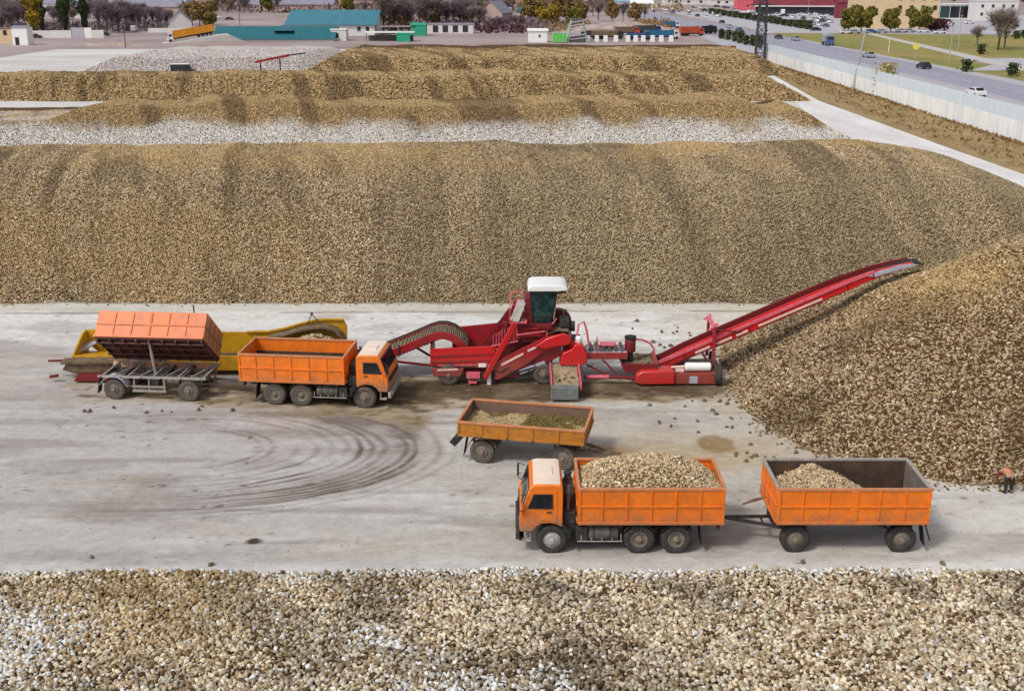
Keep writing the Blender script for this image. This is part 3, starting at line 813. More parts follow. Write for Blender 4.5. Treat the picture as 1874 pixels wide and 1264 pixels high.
def truck(name, label, loc, rz, paint, hub_front, tyre='tyre', zb0=1.17, zb1=2.47, group='orange tipper trucks', side_cam=1):
    t = thing(name, label, 'truck', loc, rz, group)
    # chassis, axles, springs
    c = MB()
    for s in (-1, 1):
        c.box(-5.5, .95, s * .42 - .04, s * .42 + .04, .72, .98)
        c.tube([(-3.9, s * .62, .62), (-3.6, s * .62, .74), (-3.2, s * .62, .62)], .05, 6)
    for x in (-5.3, -4.2, -3.0, -1.9, -.9, .3, .85):
        c.box(x - .06, x + .06, -.379, .379, .75, .94)
    for x in (0, -2.97, -4.23):
        c.tube([(x, -1.0, .5), (x, 1.0, .5)], .085, 8)
        c.lathe([(.02, -.22), (.18, -.16), (.22, 0), (.18, .16), (.02, .22)], (x, 0, .52), 'y', 14)
    c.tube([(-.5, 0, .72), (-2.9, 0, .55)], .06, 8)
    c.beam((-5.45, 0, .66), (-5.75, 0, .62), .12, .10)
    for x in (-1.3, -2.3, -3.3, -4.3, -5.2):
        c.box(x - .05, x + .05, -1.1, 1.1, .985, 1.16)
    for s in (-1, 1):
        c.box(-5.6, -1.0, s * .55 - .05, s * .55 + .05, 1.04, 1.165)
    c.build('chassis_frame', M['chassis'], t, bevel=.01)
    # cab
    prof = [(-.36, .98), (-.36, 2.40), (-.30, 2.49), (-.18, 2.52), (.52, 2.53), (.68, 2.49), (.77, 2.40), (1.02, 1.70), (1.09, 1.58), (1.12, 1.25), (1.11, .84), (.66, .84), (.56, 1.00), (.36, 1.13), (.10, 1.16), (-.15, 1.10)]
    wz = lambda z: 1.21 if z < 1.65 else 1.21 - .10 * (z - 1.65) / .85
    n = len(prof); vs = [(x, -wz(z), z) for x, z in prof] + [(x, wz(z), z) for x, z in prof]
    mb = MB(); mb.add(vs, [tuple(range(n)), tuple(reversed(range(n, 2 * n)))] + [(i, i + n, (i + 1) % n + n, (i + 1) % n) for i in range(n)])
    cab = mb.build('cab', M[paint], t, bevel=.045, smooth=True)
    rf = MB(); rf.prism([(-.28, 2.515), (-.18, 2.552), (.50, 2.562), (.64, 2.528), (.64, 2.50), (-.28, 2.50)], -1.04, 1.04)
    rf = rf.build('cab_roof', M['roof_sheen'], cab, bevel=.02, smooth=True)
    MB().box(-.02, .42, -.30, .30, 2.55, 2.60).build('roof_hatch', M['roof_sheen'], cab, bevel=.02)
    for s in (-1, 1):
        yo = lambda z, e: s * (wz(z) + e)
        # door, a plate slightly proud of the cab
        dp = [(-.16, 1.16), (-.16, 2.33), (.66, 2.33), (.92, 1.62), (.92, 1.05), (.70, 1.05), (.52, 1.20), (.20, 1.30)]
        k = len(dp)
        d = MB(); d.add([(x, yo(z, .001), z) for x, z in dp] + [(x, yo(z, .014), z) for x, z in dp],
                        [tuple(range(k)), tuple(reversed(range(k, 2 * k)))] + [(i, i + k, (i + 1) % k + k, (i + 1) % k) for i in range(k)])
        d = d.build('door', M[paint], t, bevel=.006)
        def pl(nm, poly, e0, e1, m, par):
            q = len(poly); b = MB()
            b.add([(x, yo(z, e0), z) for x, z in poly] + [(x, yo(z, e1), z) for x, z in poly],
                  [tuple(range(q)), tuple(reversed(range(q, 2 * q)))] + [(i, i + q, (i + 1) % q + q, (i + 1) % q) for i in range(q)])
            return b.build(nm, M[m], par, bevel=.006)
        wp = [(.02, 1.74), (.02, 2.18), (.60, 2.18), (.80, 1.74)]
        pl('window_frame', [(-.02, 1.70), (-.02, 2.22), (.63, 2.22), (.85, 1.70)], .012, .020, 'rubber', d)
        pl('side_window', wp, .018, .024, 'glass', d)
        pl('handle', [(.02, 1.56), (.02, 1.61), (.20, 1.61), (.20, 1.56)], .012, .035, 'chassis', d)
        # mirror on its arm
        mr = MB(); mr.tube([(.88, s * 1.20, 2.22), (1.14, s * 1.36, 2.26), (1.16, s * 1.38, 1.72), (.98, s * 1.22, 1.62)], .016, 6)
        mr.box(1.11, 1.18, s * 1.40 - .10, s * 1.40 + .10, 1.78, 2.18)
        mr.build('mirror', M['rubber'], t, bevel=.01)
        # front wheel arch lining and step
        MB().prism([(-.62, .62), (-.62, .95), (-.42, 1.10), (-.36, 1.10), (-.36, .92), (-.50, .84), (-.52, .62)], s * 1.19 - .16, s * 1.19 + .16).build('mudguard', M['rubber'], t, bevel=.01)
        MB().box(.70, 1.02, s * 1.10 - .09, s * 1.10 + .09, .46, .52).box(.72, .76, s * 1.10 - .04, s * 1.10 + .04, .52, .84).build('step', M['pale_steel'], t, bevel=.008)
        # headlights
        hl = MB().lathe([(.001, .02), (.08, .015), (.105, 0), (.105, -.05)], (1.235, s * .86, .70), 'x', 18)
        hl.build('headlight', M['lamp'], t, smooth=True)
        # mud flaps, tail light
        MB().prism([(-5.00, .98), (-5.03, .98), (-5.12, .30), (-5.09, .30)], s * .92 - .28, s * .92 + .28).build('mud_flap', M['rubber'], t)
        MB().prism([(-.70, .80), (-.73, .80), (-.75, .28), (-.72, .28)], s * 1.05 - .16, s * 1.05 + .16).build('mud_flap', M['rubber'], t)
        MB().box(-5.70, -5.62, s * .95 - .16, s * .95 + .16, .86, 1.0).build('tail_light', M['red_dark'], t, bevel=.01)
    # windscreen and the grille below it
    def front(poly, e, m, nm, par):
        # poly in (y, s) along the sloping screen line from (1.02,1.70) to (.77,2.40)
        b = Vector((1.02, 0, 1.70)); u = Vector((-.25, 0, .70)).normalized(); nn = Vector((.70, 0, .25)).normalized()
        q = len(poly); vs = [b + u * ss + Vector((0, yy, 0)) + nn * (e - .004) for yy, ss in poly] + [b + u * ss + Vector((0, yy, 0)) + nn * (e + .006) for yy, ss in poly]
        return MB().add(vs, [tuple(range(q)), tuple(reversed(range(q, 2 * q)))] + [(i, i + q, (i + 1) % q + q, (i + 1) % q) for i in range(q)]).build(nm, M[m], par, bevel=.004)
    front([(-1.13, .03), (1.13, .03), (1.06, .72), (-1.06, .72)], .002, 'rubber', 'screen_frame', cab)
    for s in (-1, 1):
        front([(s * .03, .07), (s * 1.08, .07), (s * 1.02, .68), (s * .03, .68)], .010, 'glass', 'windscreen', cab)
        wp = MB(); wp.tube([(1.05, s * .75, 1.68), (.90, s * .25, 2.16)], .012, 5); wp.build('wiper', M['rubber'], cab)
    MB().box(1.105, 1.135, -.98, .98, 1.22, 1.46).build('grille', M['rubber'], cab, bevel=.01)
    MB().box(1.10, 1.24, -1.22, 1.22, .55, .84).build('bumper', M['chassis' if side_cam > 0 else 'pale_steel'], t, bevel=.03)
    MB().box(.95, 1.12, -1.0, 1.0, .40, .548).build('under_bumper', M['rubber'], t, bevel=.02)
    # space between cab and box: air filter, exhaust, spare rack
    a = MB(); a.lathe([(.001, 0), (.17, 0), (.19, .05), (.19, .75), (.12, .85), (.12, 1.0), (.16, 1.02), (.001, 1.06)], (-.60, -.72 * side_cam, 1.15), 'z', 18)
    a.build('air_filter', M['chassis'], t, smooth=True)
    a = MB(); a.tube([(-.55, .7, .8), (-.55, .75, 1.4), (-.58, .75, 2.35)], .06, 10); a.build('exhaust_stack', M['chassis_dust'], t, smooth=True)
    a = MB(); a.box(-.80, -.42, -.95, .95, .98, 1.45); a.box(-.78, -.44, -.55, .55, 1.45, 1.95); a.build('engine_cover', M['chassis'], t, bevel=.03)
    for s in (-1, 1):
        b = MB().lathe([(.001, -.5), (.24, -.5), (.27, -.46), (.27, .46), (.24, .5), (.001, .5)], (-1.75, s * .92, .72), 'x', 20)
        b.build('fuel_tank', M['chassis_dust' if s == side_cam else 'chassis'], t, smooth=True)
        b = MB(); b.box(-1.20, -.80, s * .92 - .22, s * .92 + .22, .48, .98); b.build('battery_box', M['chassis'], t, bevel=.02)
        b = MB(); b.tube([(-.85, s * 1.16, .46), (-2.40, s * 1.16, .46)], .022, 6)
        for x in (-1.0, -1.35, -1.7, -2.05, -2.35): b.tube([(x, s * 1.16, .46), (x, s * 1.12, .72)], .018, 6)
        b.build('side_guard', M['pale_steel'], t)
        for x in (-1.42, -1.98):
            MB().lathe([(.278, -.03), (.285, -.03), (.285, .03), (.278, .03)], (x, s * .92, .72), 'x', 20).build('tank_strap', M['chassis'], t)
        # mudguard arcs over the rear axle pair
        for x in (-2.97, -4.23):
            arc = [(x + .63 * math.cos(q), .5 + .60 * math.sin(q)) for q in [R(v) for v in range(35, 146, 11)]]
            MB().ribbon(arc, s * .92 - .30, s * .92 + .30, .015).build('mudguard', M['chassis'], t)
        wheel(t, 0, s * 1.03, .515, .28, tyre, hub_front, False, s)
        for x in (-2.97, -4.23):
            wheel(t, x, s * 1.05, .52, .27, tyre, 'rim_dusty', True, s)
    cargo_box(t, -5.80, -.86, 1.26, zb0, zb1, paint, 5, None, +1, 'rail', floor='dark_liner', shade_side=1 if side_cam < 0 else 0)
    return t


ta = truck('tipper_truck', 'orange tipper truck heaped with beets, parked nearest the camera and facing left', (1.36, 35.38, 0), math.pi, 'orange', 'rim_light')
tb = truck('tipper_truck', 'orange tipper truck with an empty box, facing right beside the red beet machine', (-6.60, 49.02, 0), R(-6.0), 'orange_b', 'rim_dusty', 'tyre_dusty', side_cam=-1)


def trailer_chassis(t, x0, x1, xa, xb, m='chassis', tyre='tyre', rim='rim_dusty', steer=0.0, bar=True, bar_tip=None, cyl=False, wy=.98, zt=1.10, dual=False):
    """x0..x1 the frame, xa front axle, xb rear axle (x grows to the front)"""
    c = MB()
    for s in (-1, 1):
        c.box(x0, x1, s * .45 - .04, s * .45 + .04, zt - .26, zt - .04)
    for k in range(6):
        x = x0 + .15 + (x1 - x0 - .3) * k / 5
        c.box(x - .05, x + .05, -1.1, 1.1, zt - .045, zt + .03)
        c.box(x - .04, x + .04, -.409, .409, zt - .22, zt - .05)
    for x in (xa, xb):
        c.tube([(x, -1.0, .5), (x, 1.0, .5)], .07, 8)
        for s in (-1, 1):
            c.tube([(x - .45, s * .6, .72), (x - .2, s * .6, .60), (x + .2, s * .6, .60), (x + .45, s * .6, .72)], .045, 6)
            c.box(x + .42, x + .50, s * .6 - .05, s * .6 + .05, .70, zt - .05); c.box(x - .50, x - .42, s * .6 - .05, s * .6 + .05, .70, zt - .05)
    fr = c.build('chassis_frame', M[m], t, bevel=.008)
    MB().lathe([(.45, 0), (.55, 0), (.55, .10), (.45, .10), (.45, 0)], (xa, 0, zt - .36), 'z', 24).build('turntable', M[m], t)
    for s in (-1, 1):
        wheel(t, xa, s * wy, .5, .28, tyre, rim, False, s, steer=steer)
        wheel(t, xb, s * wy, .5, .28, tyre, rim, False, s)
        MB().prism([(xb - .62, zt - .08), (xb - .65, zt - .08), (xb - .78, .32), (xb - .75, .32)], s * 1.0 - .20, s * 1.0 + .20).build('mud_flap', M['rubber'], t)
    if bar:
        tip = bar_tip or (x1 + 1.75, 0, .62)
        b = MB()
        for s in (-1, 1): b.beam((xa + .35, s * .42, .62), tip, .09, .10)
        b.beam((xa + .9, -.30, .62), (xa + .9, .30, .62), .06, .06)
        b.lathe([(.05, -.03), (.10, -.03), (.10, .03), (.05, .03), (.05, -.03)], (tip[0] + .05, tip[1], tip[2]), 'z', 14)
        b.build('drawbar', M[m], t, bevel=.006)
    return fr


# trailer behind the front truck: front faces left
tr = thing('cargo_trailer', 'orange two axle trailer part filled with beets, coupled behind the nearest truck', 'trailer', (9.66, 35.38, 0), math.pi, 'orange tipping trailers')
trailer_chassis(tr, -4.2, .45, 0, -3.62, 'chassis', 'tyre', 'rim_dusty', bar=True, bar_tip=(2.35, 0, .80))
cargo_box(tr, -4.40, .74, 1.27, 1.18, 2.46, 'orange_b', 5, 'dark_liner', +1, 'pale_steel', stout=-1.83, liner_end='grey_liner', floor='dark_liner', near_rail='rail')
b = MB(); b.tube([(.78, -.5, 1.30), (1.15, -.45, 1.22), (1.55, -.38, 1.10)], [.05, .06, .03], 8); b.build('air_hose', M['pink_rust'], tr, smooth=True)
for s in (-1, 1):
    MB().box(-4.46, -4.40, s * .95 - .14, s * .95 + .14, .98, 1.14).build('tail_light', M['red_dark'], tr, bevel=.01)
    MB().beam((-4.35, s * 1.05, 1.12), (-4.62, s * 1.02, .42), .05, .04).build('tailgate_strut', M['chassis'], tr)

# trailer being emptied into the yellow hopper: box tipped away from the camera
TB = Vector((-18.45, 50.13, 0)); TBR = R(-4.5)
tt = thing('tipping_trailer', 'orange tipping trailer with its box raised, emptying into the yellow hopper', 'trailer', TB, TBR, 'orange tipping trailers')
fr = trailer_chassis(tt, -.75, 4.35, 3.55, 0, 'chassis_dust', 'tyre_dusty', 'rim_dusty', bar=True, bar_tip=(6.0, 0, .70), wy=1.0)
c = MB()
for k in range(9):
    x = -.5 + .6 * k
    c.beam((x, -.98, 1.16), (x + .55, .95, 1.16), .06, .06) if k % 2 else c.beam((x, -.98, 1.15), (x, .95, 1.15), .07, .06)
c.box(-.75, 4.4, -1.10, -1.02, 1.06, 1.17); c.box(-.75, 4.4, 1.02, 1.10, 1.06, 1.17)
c.build('cross_frame', M['pale_steel'], tt, bevel=.006)
for s in (-1, 1):
    arc = [(.66 * math.cos(q), .5 + .66 * math.sin(q)) for q in [R(v) for v in range(20, 161, 14)]]
    MB().ribbon(arc, s * 1.0 - .24, s * 1.0 + .24, .02).build('mudguard', M['lavender'], tt)
    g = MB(); g.beam((.85, s * 1.05, .44), (2.45, s * 1.05, .44), .05, .09); g.beam((.85, s * 1.05, .66), (2.45, s * 1.05, .66), .05, .07)
    for x in (.95, 1.65, 2.38): g.beam((x, s * 1.04, .42), (x, s * 1.0, 1.06), .05, .05)
    g.build('side_guard', M['pale_steel'], tt)
MB().box(1.55, 2.05, -.80, -.35, .62, .98).build('tool_box', M['chassis'], tt, bevel=.02)
MB().lathe([(.001, -.4), (.16, -.4), (.18, -.36), (.18, .36), (.16, .4), (.001, .4)], (2.6, -.62, .78), 'x', 16).build('air_tank', M['chassis_dust'], tt, smooth=True)
cy = MB(); cy.tube([(1.75, -.35, .95), (1.75, -.62, 2.25)], .075, 10); cy.tube([(1.75, -.62, 2.2), (1.75, -.75, 2.75)], .05, 10)
cy.build('lift_cylinder', M['pale_steel'], tt, smooth=True)
# the box is a part of its own: floor sheet that parents its boards
PH = R(40)
hb = MB().box(-.80, 4.36, -2.50, 0, -.06, 0.0)
for k in range(9): hb.box(-.72 + k * .62, -.64 + k * .62, -2.46, -.04, -.15, -.059)
for yy in (-2.2, -1.65, -.85, -.3): hb.box(-.78, 4.34, yy - .05, yy + .05, -.20, -.149)
box = hb.build('tipped_box', M['maroon'], tt, bevel=.008)
box.location = (0, 1.06, 1.36); box.rotation_euler = (-PH, 0, 0)


def board_child(nm, x0, x1, y0, y1, m, ribs, axis, side, z1=1.32):
    return board(nm, box, x0, x1, y0, y1, 0.002, z1, m, ribs, axis, side, True, None)


board_child('side_board', -.80, 4.36, -2.50, -2.45, 'orange_p', [(.05 + .86 * k, .05) for k in range(5)] + [(1.75, .14)], 'x', -1)
board_child('headboard', 4.31, 4.36, -2.447, -.02, 'orange_b', [(-1.8, .06), (-1.2, .06), (-.6, .06)], 'y', 1)
board_child('tailgate', -.80, -.75, -2.447, -.02, 'orange_p', [(-1.8, .06), (-1.2, .06), (-.6, .06)], 'y', -1)
hg = MB(); hg.box(-.80, 4.36, -.05, 0, -1.0, -.22)
hg.build('dropped_side_board', M['orange_b'], box, bevel=.01)

# low trailer in the middle, filled with soil and tops
TC = Vector((-.98, 42.85, 0)); TCR = R(-11.5)
tc_ = thing('low_trailer', 'low yellowish orange trailer filled with soil and beet tops, between machine and nearest truck', 'trailer', TC, TCR, 'orange tipping trailers')
trailer_chassis(tc_, -.85, 4.1, 3.35, 0, 'mud_steel', 'tyre_dusty', 'rim_dusty', steer=R(-18), bar=True, bar_tip=(5.4, -.35, .55), wy=1.02, zt=1.16)
cargo_box(tc_, -.98, 4.18, 1.32, 1.22, 1.82, 'orange_y', 4, 'pink_rust', +1, 'rail', mid=False, floor='mud_steel')
for k in range(6):
    x = -.98 + 5.16 * k / 5
    MB().box(x - .05, x + .05, -1.40, -1.345, 1.14, 1.30).build('hinge', M['chassis'], tc_, bevel=.01)
for s in (-1, 1):
    arc = [(.62 * math.cos(q), .5 + .62 * math.sin(q)) for q in [R(v) for v in range(15, 166, 15)]]
    MB().ribbon(arc, s * 1.0 - .2, s * 1.0 + .2, .02).build('mudguard', M['mud_steel'], tc_)
MB().beam((-.9, -1.1, 1.15), (-1.25, -1.1, .72), .05, .30).build('rear_flap', M['rubber'], tc_)


def heap(name, label, cat, root, x0, x1, hw, zf, spacing, rad, tonef, basec):
    xs = np.linspace(x0, x1, 40); ys = np.linspace(-hw, hw, 24)
    return make_pile(name, label, cat, xs, ys, zf, spacing, rad, tonef,
                     lambda X, Y, Z: np.ones(X.shape + (1,)) * np.array(basec), loc=root.location, rz=root.rotation_euler.z, low=1.262)


def fresh_tone(x, y, z):
    t = beet_tone(x, y, 0.55)
    return t * 1.0 + PALE * 0.10


def zt_a(x, y):
    n = 0.10 * (fbm(x * 1.4, y * 1.4, 301) - .5)
    u = np.abs((x + 3.30) / 2.45); v = np.abs(y / 1.22)
    return 2.33 + .74 * np.maximum(1 - u ** 2.0, 0) * (1 - v ** 2.2) + n * (1 - v) - .30 * sstep(.70, 1.0, u) * (.5 - .5 * y / 1.22)


heap('beet_load', 'heaped load of pale beets in the nearest orange truck', 'beets', ta, -5.72, -.93, 1.19, zt_a, .066, .046, fresh_tone, srgb(110, 92, 60))


def zt_b(x, y):
    u = x + .95; v = y / 1.3
    n = 0.12 * (fbm(x * 1.6, y * 1.6, 303) - .5)
    return 2.46 - .50 * np.abs(u) - .13 * v * v * 1.2 + n - .05 * np.maximum(-u - 1.2, 0)



def zt_b2(x, y):
    z = zt_b(x, y)
    return np.where(z > 1.30, z, -1.0)


heap('beet_load', 'sloping load of pale beets filling the left part of the nearest trailer', 'beets', tr, -4.3, .66, 1.19, zt_b2, .066, .046, fresh_tone, srgb(110, 92, 60))


def soil_tone(x, y, z):
    n = len(x); t = np.array(srgb(184, 164, 122)) * (.75 + .35 * RNG.random((n, 1)))
    dk = sstep(.46, .56, fbm(x / 1.1, y / .9, 311) + .22 * sstep(.6, 2.2, x) - .08 + .1 * sstep(.5, 1.1, y))[:, None]
    veg = np.array(srgb(110, 92, 48)) * (.5 + .9 * RNG.random((n, 1))); gr = np.array(srgb(116, 112, 66)) * (.6 + .7 * RNG.random((n, 1)))
    veg = np.where(RNG.random((n, 1)) < .25, gr, veg)
    return t * (1 - dk) + veg * dk


def zt_c(x, y):
    return 1.30 + .14 * (fbm(x * 1.3, y * 1.3, 313) - .5) + .12 * sstep(1, 3, x) * fbm(x * 3, y * 3, 317)


heap('soil_load', 'load of tan soil and green beet tops in the low trailer', 'soil', tc_, -.90, 4.10, 1.24, zt_c, .05, .034, soil_tone, srgb(190, 168, 124))


# ------------------------------------------------------------------ receiving hopper behind the trucks
RH = Vector((-15.0, 53.3, 0))
rh = thing('receiving_hopper', 'long yellow receiving hopper with red base, behind the tipping trailer and the empty truck', 'hopper', RH)


def part(mb, name, m, root, **k):
    return mb.build(name, M[m], root, off=root.location, **k)


# yellow back wall: low, then rising over the curved conveyor at its right end
top = [(-21.75, 1.72), (-20.3, 1.72), (-20.2, 1.60), (-13.5, 1.60), (-12.4, 1.62), (-11.6, 1.78), (-10.8, 2.02), (-10.1, 2.20), (-9.4, 2.27), (-8.55, 2.25), (-8.38, 1.9), (-8.42, 1.2), (-8.5, .55)]
part(MB().prism(top + [(-20.3, .40), (-21.0, .40), (-21.7, 1.05)], 54.42, 54.55), 'back_wall', 'yellow', rh, bevel=.01)
cap = MB()
for k in range(3, 9):
    cap.beam((top[k][0], 54.40, top[k][1] + .03), (top[k + 1][0], 54.40, top[k + 1][1] + .03), .16, .07)
part(cap, 'wall_cap', 'yellow', rh)
part(MB().prism([(52.3, 1.0), (54.4, .55), (54.4, 1.70), (53.9, 1.70)], -21.72, -21.62, 'yz').prism([(52.3, .95), (54.4, .5), (54.4, .6), (52.3, 1.05)], -21.7, -20.0, 'yz'), 'end_wall', 'yellow', rh)
part(MB().prism([(-21.7, .40), (-8.5, .40), (-8.5, .50), (-21.7, .50)], 52.4, 54.40), 'hopper_floor', 'belt_dark', rh)
for x in (-19.9, -17.4, -14.9, -12.6):
    part(MB().beam((x, 54.60, .0), (x, 54.60, 1.55), .10, .10), 'wall_post', 'yellow', rh)
part(MB().box(-21.6, -9.0, 52.25, 52.36, .30, 1.05), 'front_wall', 'yellow', rh, bevel=.01)
# curved conveyor hood at the right end with a dark mouth
hood = [(-12.3, 1.50), (-11.4, 1.72), (-10.7, 1.93), (-10.0, 2.06), (-9.4, 2.08), (-8.9, 1.92), (-8.6, 1.62), (-8.45, 1.2)]
part(MB().ribbon(hood, 53.72, 54.40, .09), 'curved_hood', 'mud_steel', rh, smooth=True)
part(MB().ribbon([(x + .02, z - .10) for x, z in hood], 53.80, 54.38, .05), 'hood_lining', 'belt_dark', rh, smooth=True)
part(MB().tube([(-10.35, 54.2, 2.1), (-10.1, 54.2, 2.62), (-9.75, 54.2, 2.2)], .03, 6).box(-10.16, -10.04, 54.14, 54.26, 2.58, 2.70), 'guide_bracket', 'chassis', rh)
part(MB().box(-8.9, -8.45, 53.2, 53.75, 1.15, 1.45), 'drive_motor', 'grey_box', rh, bevel=.03)
# muddy platform, red ramp and rods at the left end
part(MB().prism([(-22.0, .82), (-17.2, .95), (-17.2, 1.05), (-22.0, .98)], 51.6, 52.2), 'loading_ramp', 'mud_steel', rh, bevel=.01)
part(MB().prism([(-22.0, .50), (-21.2, .25), (-17.0, .25), (-17.0, .92), (-21.8, .80)], 51.75, 52.1), 'ramp_side', 'mud_steel', rh)
part(MB().prism([(-21.3, .10), (-16.6, .10), (-16.6, .46), (-21.1, .40)], 51.2, 51.7), 'base_frame', 'red_dark', rh, bevel=.02)
part(MB().beam((-22.7, 51.9, .92), (-21.3, 51.95, .95), .09, .09).beam((-22.5, 51.4, .28), (-22.1, 51.4, .34), .16, .12), 'tow_bar', 'red_dark', rh)
part(MB().beam((-22.0, 53.0, .95), (-21.2, 54.2, 1.15), .5, .08), 'tilt_flap', 'lavender', rh)
part(MB().tube([(-16.2, 54.8, .2), (-16.2, 54.8, 2.9)], .035, 6), 'marker_pole', 'chassis', rh)
for x in (-20.8, -9.4):
    part(MB().box(x - .2, x + .2, 52.6, 54.2, 0, .39), 'support_foot', 'red_dark', rh)

hx = np.linspace(-12.2, -8.6, 30); hy = np.linspace(52.4, 54.3, 18)
make_pile('hopper_beets', 'tan beets heaped in the right end of the yellow hopper', 'beets', hx, hy,
          lambda x, y: 1.28 + .42 * np.exp(-((x + 9.9) / .95) ** 2) - .35 * np.abs(y - 53.6) * .6 + .1 * (fbm(x * 2, y * 2, 331) - .5), .12, .07, fresh_tone,
          lambda X, Y, Z: np.ones(X.shape + (1,)) * GAP_SHADE, low=.6)

# ------------------------------------------------------------------ red beet cleaner with its long stacking boom
RM = Vector((1.6, 52.2, 0))
rm = thing('beet_loader', 'big red beet cleaning machine with operator cab and long raised stacking boom', 'beet loader', RM)
P_ = lambda mb, name, m='red', **k: mb.build(name, M[m], rm, off=RM, **k)
NY, FY = 51.15, 53.6                                          # near and far side

# intake conveyor with a hump
cp = [(-6.9, 1.10), (-6.0, 1.42), (-5.2, 1.75), (-4.5, 2.05), (-4.0, 2.28), (-3.6, 2.40), (-3.2, 2.40), (-2.8, 2.26), (-2.45, 2.0), (-2.15, 1.66)]
inb = MB().ribbon(cp, 51.75, 52.95, .05)
for i in range(len(cp) - 1):
    for q in (0.0, .25, .5, .75):
        x = cp[i][0] * (1 - q) + cp[i + 1][0] * q; z = cp[i][1] * (1 - q) + cp[i + 1][1] * q
        inb.box(x - .03, x + .03, 51.78, 52.92, z, z + .07)
P_(inb, 'intake_belt', 'belt')
for yy in (51.62, 53.02):
    P_(MB().ribbon([(x, z + .10) for x, z in cp], yy - .05, yy + .05, .38), 'conveyor_side', 'red' if yy < 52 else 'red_dark', bevel=.01)
P_(MB().ribbon([(x, z + .20) for x, z in cp], 53.08, 53.16, .14), 'edge_guard', 'belt_dark')
un = MB()
for i in range(26):
    t = i / 25 * 5.0; x = -6.7 + t * .72; z = 1.10 + (x + 6.9) * .415 - .30
    un.lathe([(.001, -.62), (.09, -.62), (.09, .62), (.001, .62)], (x, 52.3, z - .05), 'y', 8)
P_(un, 'return_rollers', 'red_dark')
P_(MB().lathe([(.001, -.66), (.17, -.66), (.17, .66), (.001, .66)], (-6.85, 52.3, .98), 'y', 16), 'end_roller', 'red_dark', smooth=True)
P_(MB().beam((-6.0, 51.7, 1.0), (-3.9, 51.7, .75), .10, .10).beam((-5.0, 53.0, 1.4), (-3.9, 53.0, .7), .1, .1), 'conveyor_strut', 'red_dark')

# main hopper body, near side low and far side high
P_(MB().prism([(-3.95, .92), (-3.95, 1.68), (-3.85, 1.78), (-.75, 1.92), (-.75, 1.05)], NY, NY + .10), 'hopper_side', 'red_bright', bevel=.015)
rb = MB()
for z in (1.12, 1.42): rb.beam((-3.93, NY - .03, z), (-.8, NY - .03, z + .12), .05, .07)
P_(rb, 'side_rib', 'red')
P_(MB().prism([(-3.0, 1.0), (-3.0, 2.12), (-.75, 2.36), (-.05, 3.1), (.15, 3.6), (.5, 3.6), (.5, 1.0)], FY - .10, FY), 'far_wall', 'red', bevel=.015)
P_(MB().prism([(-3.9, .95), (-3.85, .80), (-.8, .80), (-.8, .95)], NY + .11, FY - .11), 'hopper_floor', 'belt')
P_(MB().prism([(NY + .1, 1.0), (NY + .1, 1.75), (NY + .2, 1.75), (FY - .1, 2.1), (FY - .1, 1.0)], -3.95, -3.86, 'yz'), 'end_wall', 'red_dark')
P_(MB().prism([(-3.9, .90), (-3.8, .50), (-3.3, .46), (-2.5, .46), (-2.3, .90)], NY - .27, NY - .24), 'lower_skirt', 'red', bevel=.03)
P_(MB().beam((-3.6, NY - .29, .80), (-2.6, NY - .29, .84), .03, .09), 'skirt_stripe', 'stripe')
P_(MB().prism([(-3.7, .40), (-1.2, .40), (-1.0, .70), (-3.7, .74)], NY + .6, FY - .6), 'lower_frame', 'red_dark')
for x, yy in ((-3.05, NY - .05), (-3.05, FY - .1), (1.55, NY + .05), (1.55, FY + .05)):
    wheel(rm, x - RM.x, yy - RM.y, .52, .34, 'tyre_dusty', 'rim_dusty', False, -1 if yy < 52 else 1)
P_(MB().box(-2.2, -1.55, NY - .28, NY + .05, .38, .62).box(-2.1, -1.7, NY - .35, NY - .05, .14, .20).beam((-2.05, NY - .25, .1), (-2.05, NY - .05, .6), .05, .05), 'step', 'pink')
P_(MB().box(-1.62, -1.25, NY - .08, NY - .02, .88, 1.06), 'warning_plate', 'white')
P_(MB().box(-1.20, -1.02, NY - .18, NY - .05, .02, .66), 'marker_board', 'white')
P_(MB().box(-.98, -.84, NY - .16, NY - .04, .02, .70), 'marker_post', 'rubber')
for x in (-2.35, -2.0): P_(MB().lathe([(.001, -.03), (.06, -.02), (.06, .04), (.001, .05)], (x, NY - .04, .98), 'y', 10), 'marker_lamp', 'orange_b')

# sloping cleaning elevator on the near side
ev = [(-1.15, .38), (.60, 1.38), (1.75, 2.05), (2.45, 2.40)]
for yy, nm in ((NY - .10, 'red'), (52.85, 'red_dark')):
    P_(MB().prism([(-1.35, .25), (-1.20, .95), (.40, 1.80), (1.55, 2.42), (2.50, 2.62), (2.72, 2.40), (2.70, 2.12), (2.45, 1.98), (1.6, 1.72), (.6, .98), (-.6, .28)], yy - .04, yy + .04), 'elevator_side', nm, bevel=.012)
P_(MB().ribbon(ev, NY, 52.75, .05), 'elevator_belt', 'belt_dark')
P_(MB().beam((-.50, NY - .155, 1.02), (.55, NY - .155, 1.60), .03, .10).beam((.75, NY - .155, 1.72), (1.35, NY - .155, 2.03), .03, .10), 'side_stripe', 'stripe')
P_(MB().prism([(1.05, 1.98), (1.7, 2.42), (2.45, 2.66), (2.78, 2.52), (2.86, 2.28), (2.70, 2.06), (2.2, 2.02), (1.6, 1.86)], NY - .30, NY - .16), 'elevator_head', 'red_bright', bevel=.05, smooth=True)
P_(MB().prism([(.3, 1.0), (1.9, 1.75), (2.0, 1.3), (.6, .7)], NY + .1, 52.6), 'cleaning_drum', 'belt_dark')
P_(MB().beam((.35, NY - .06, .62), (1.6, NY - .06, 1.10), .06, .22), 'chute_plate', 'lavender')
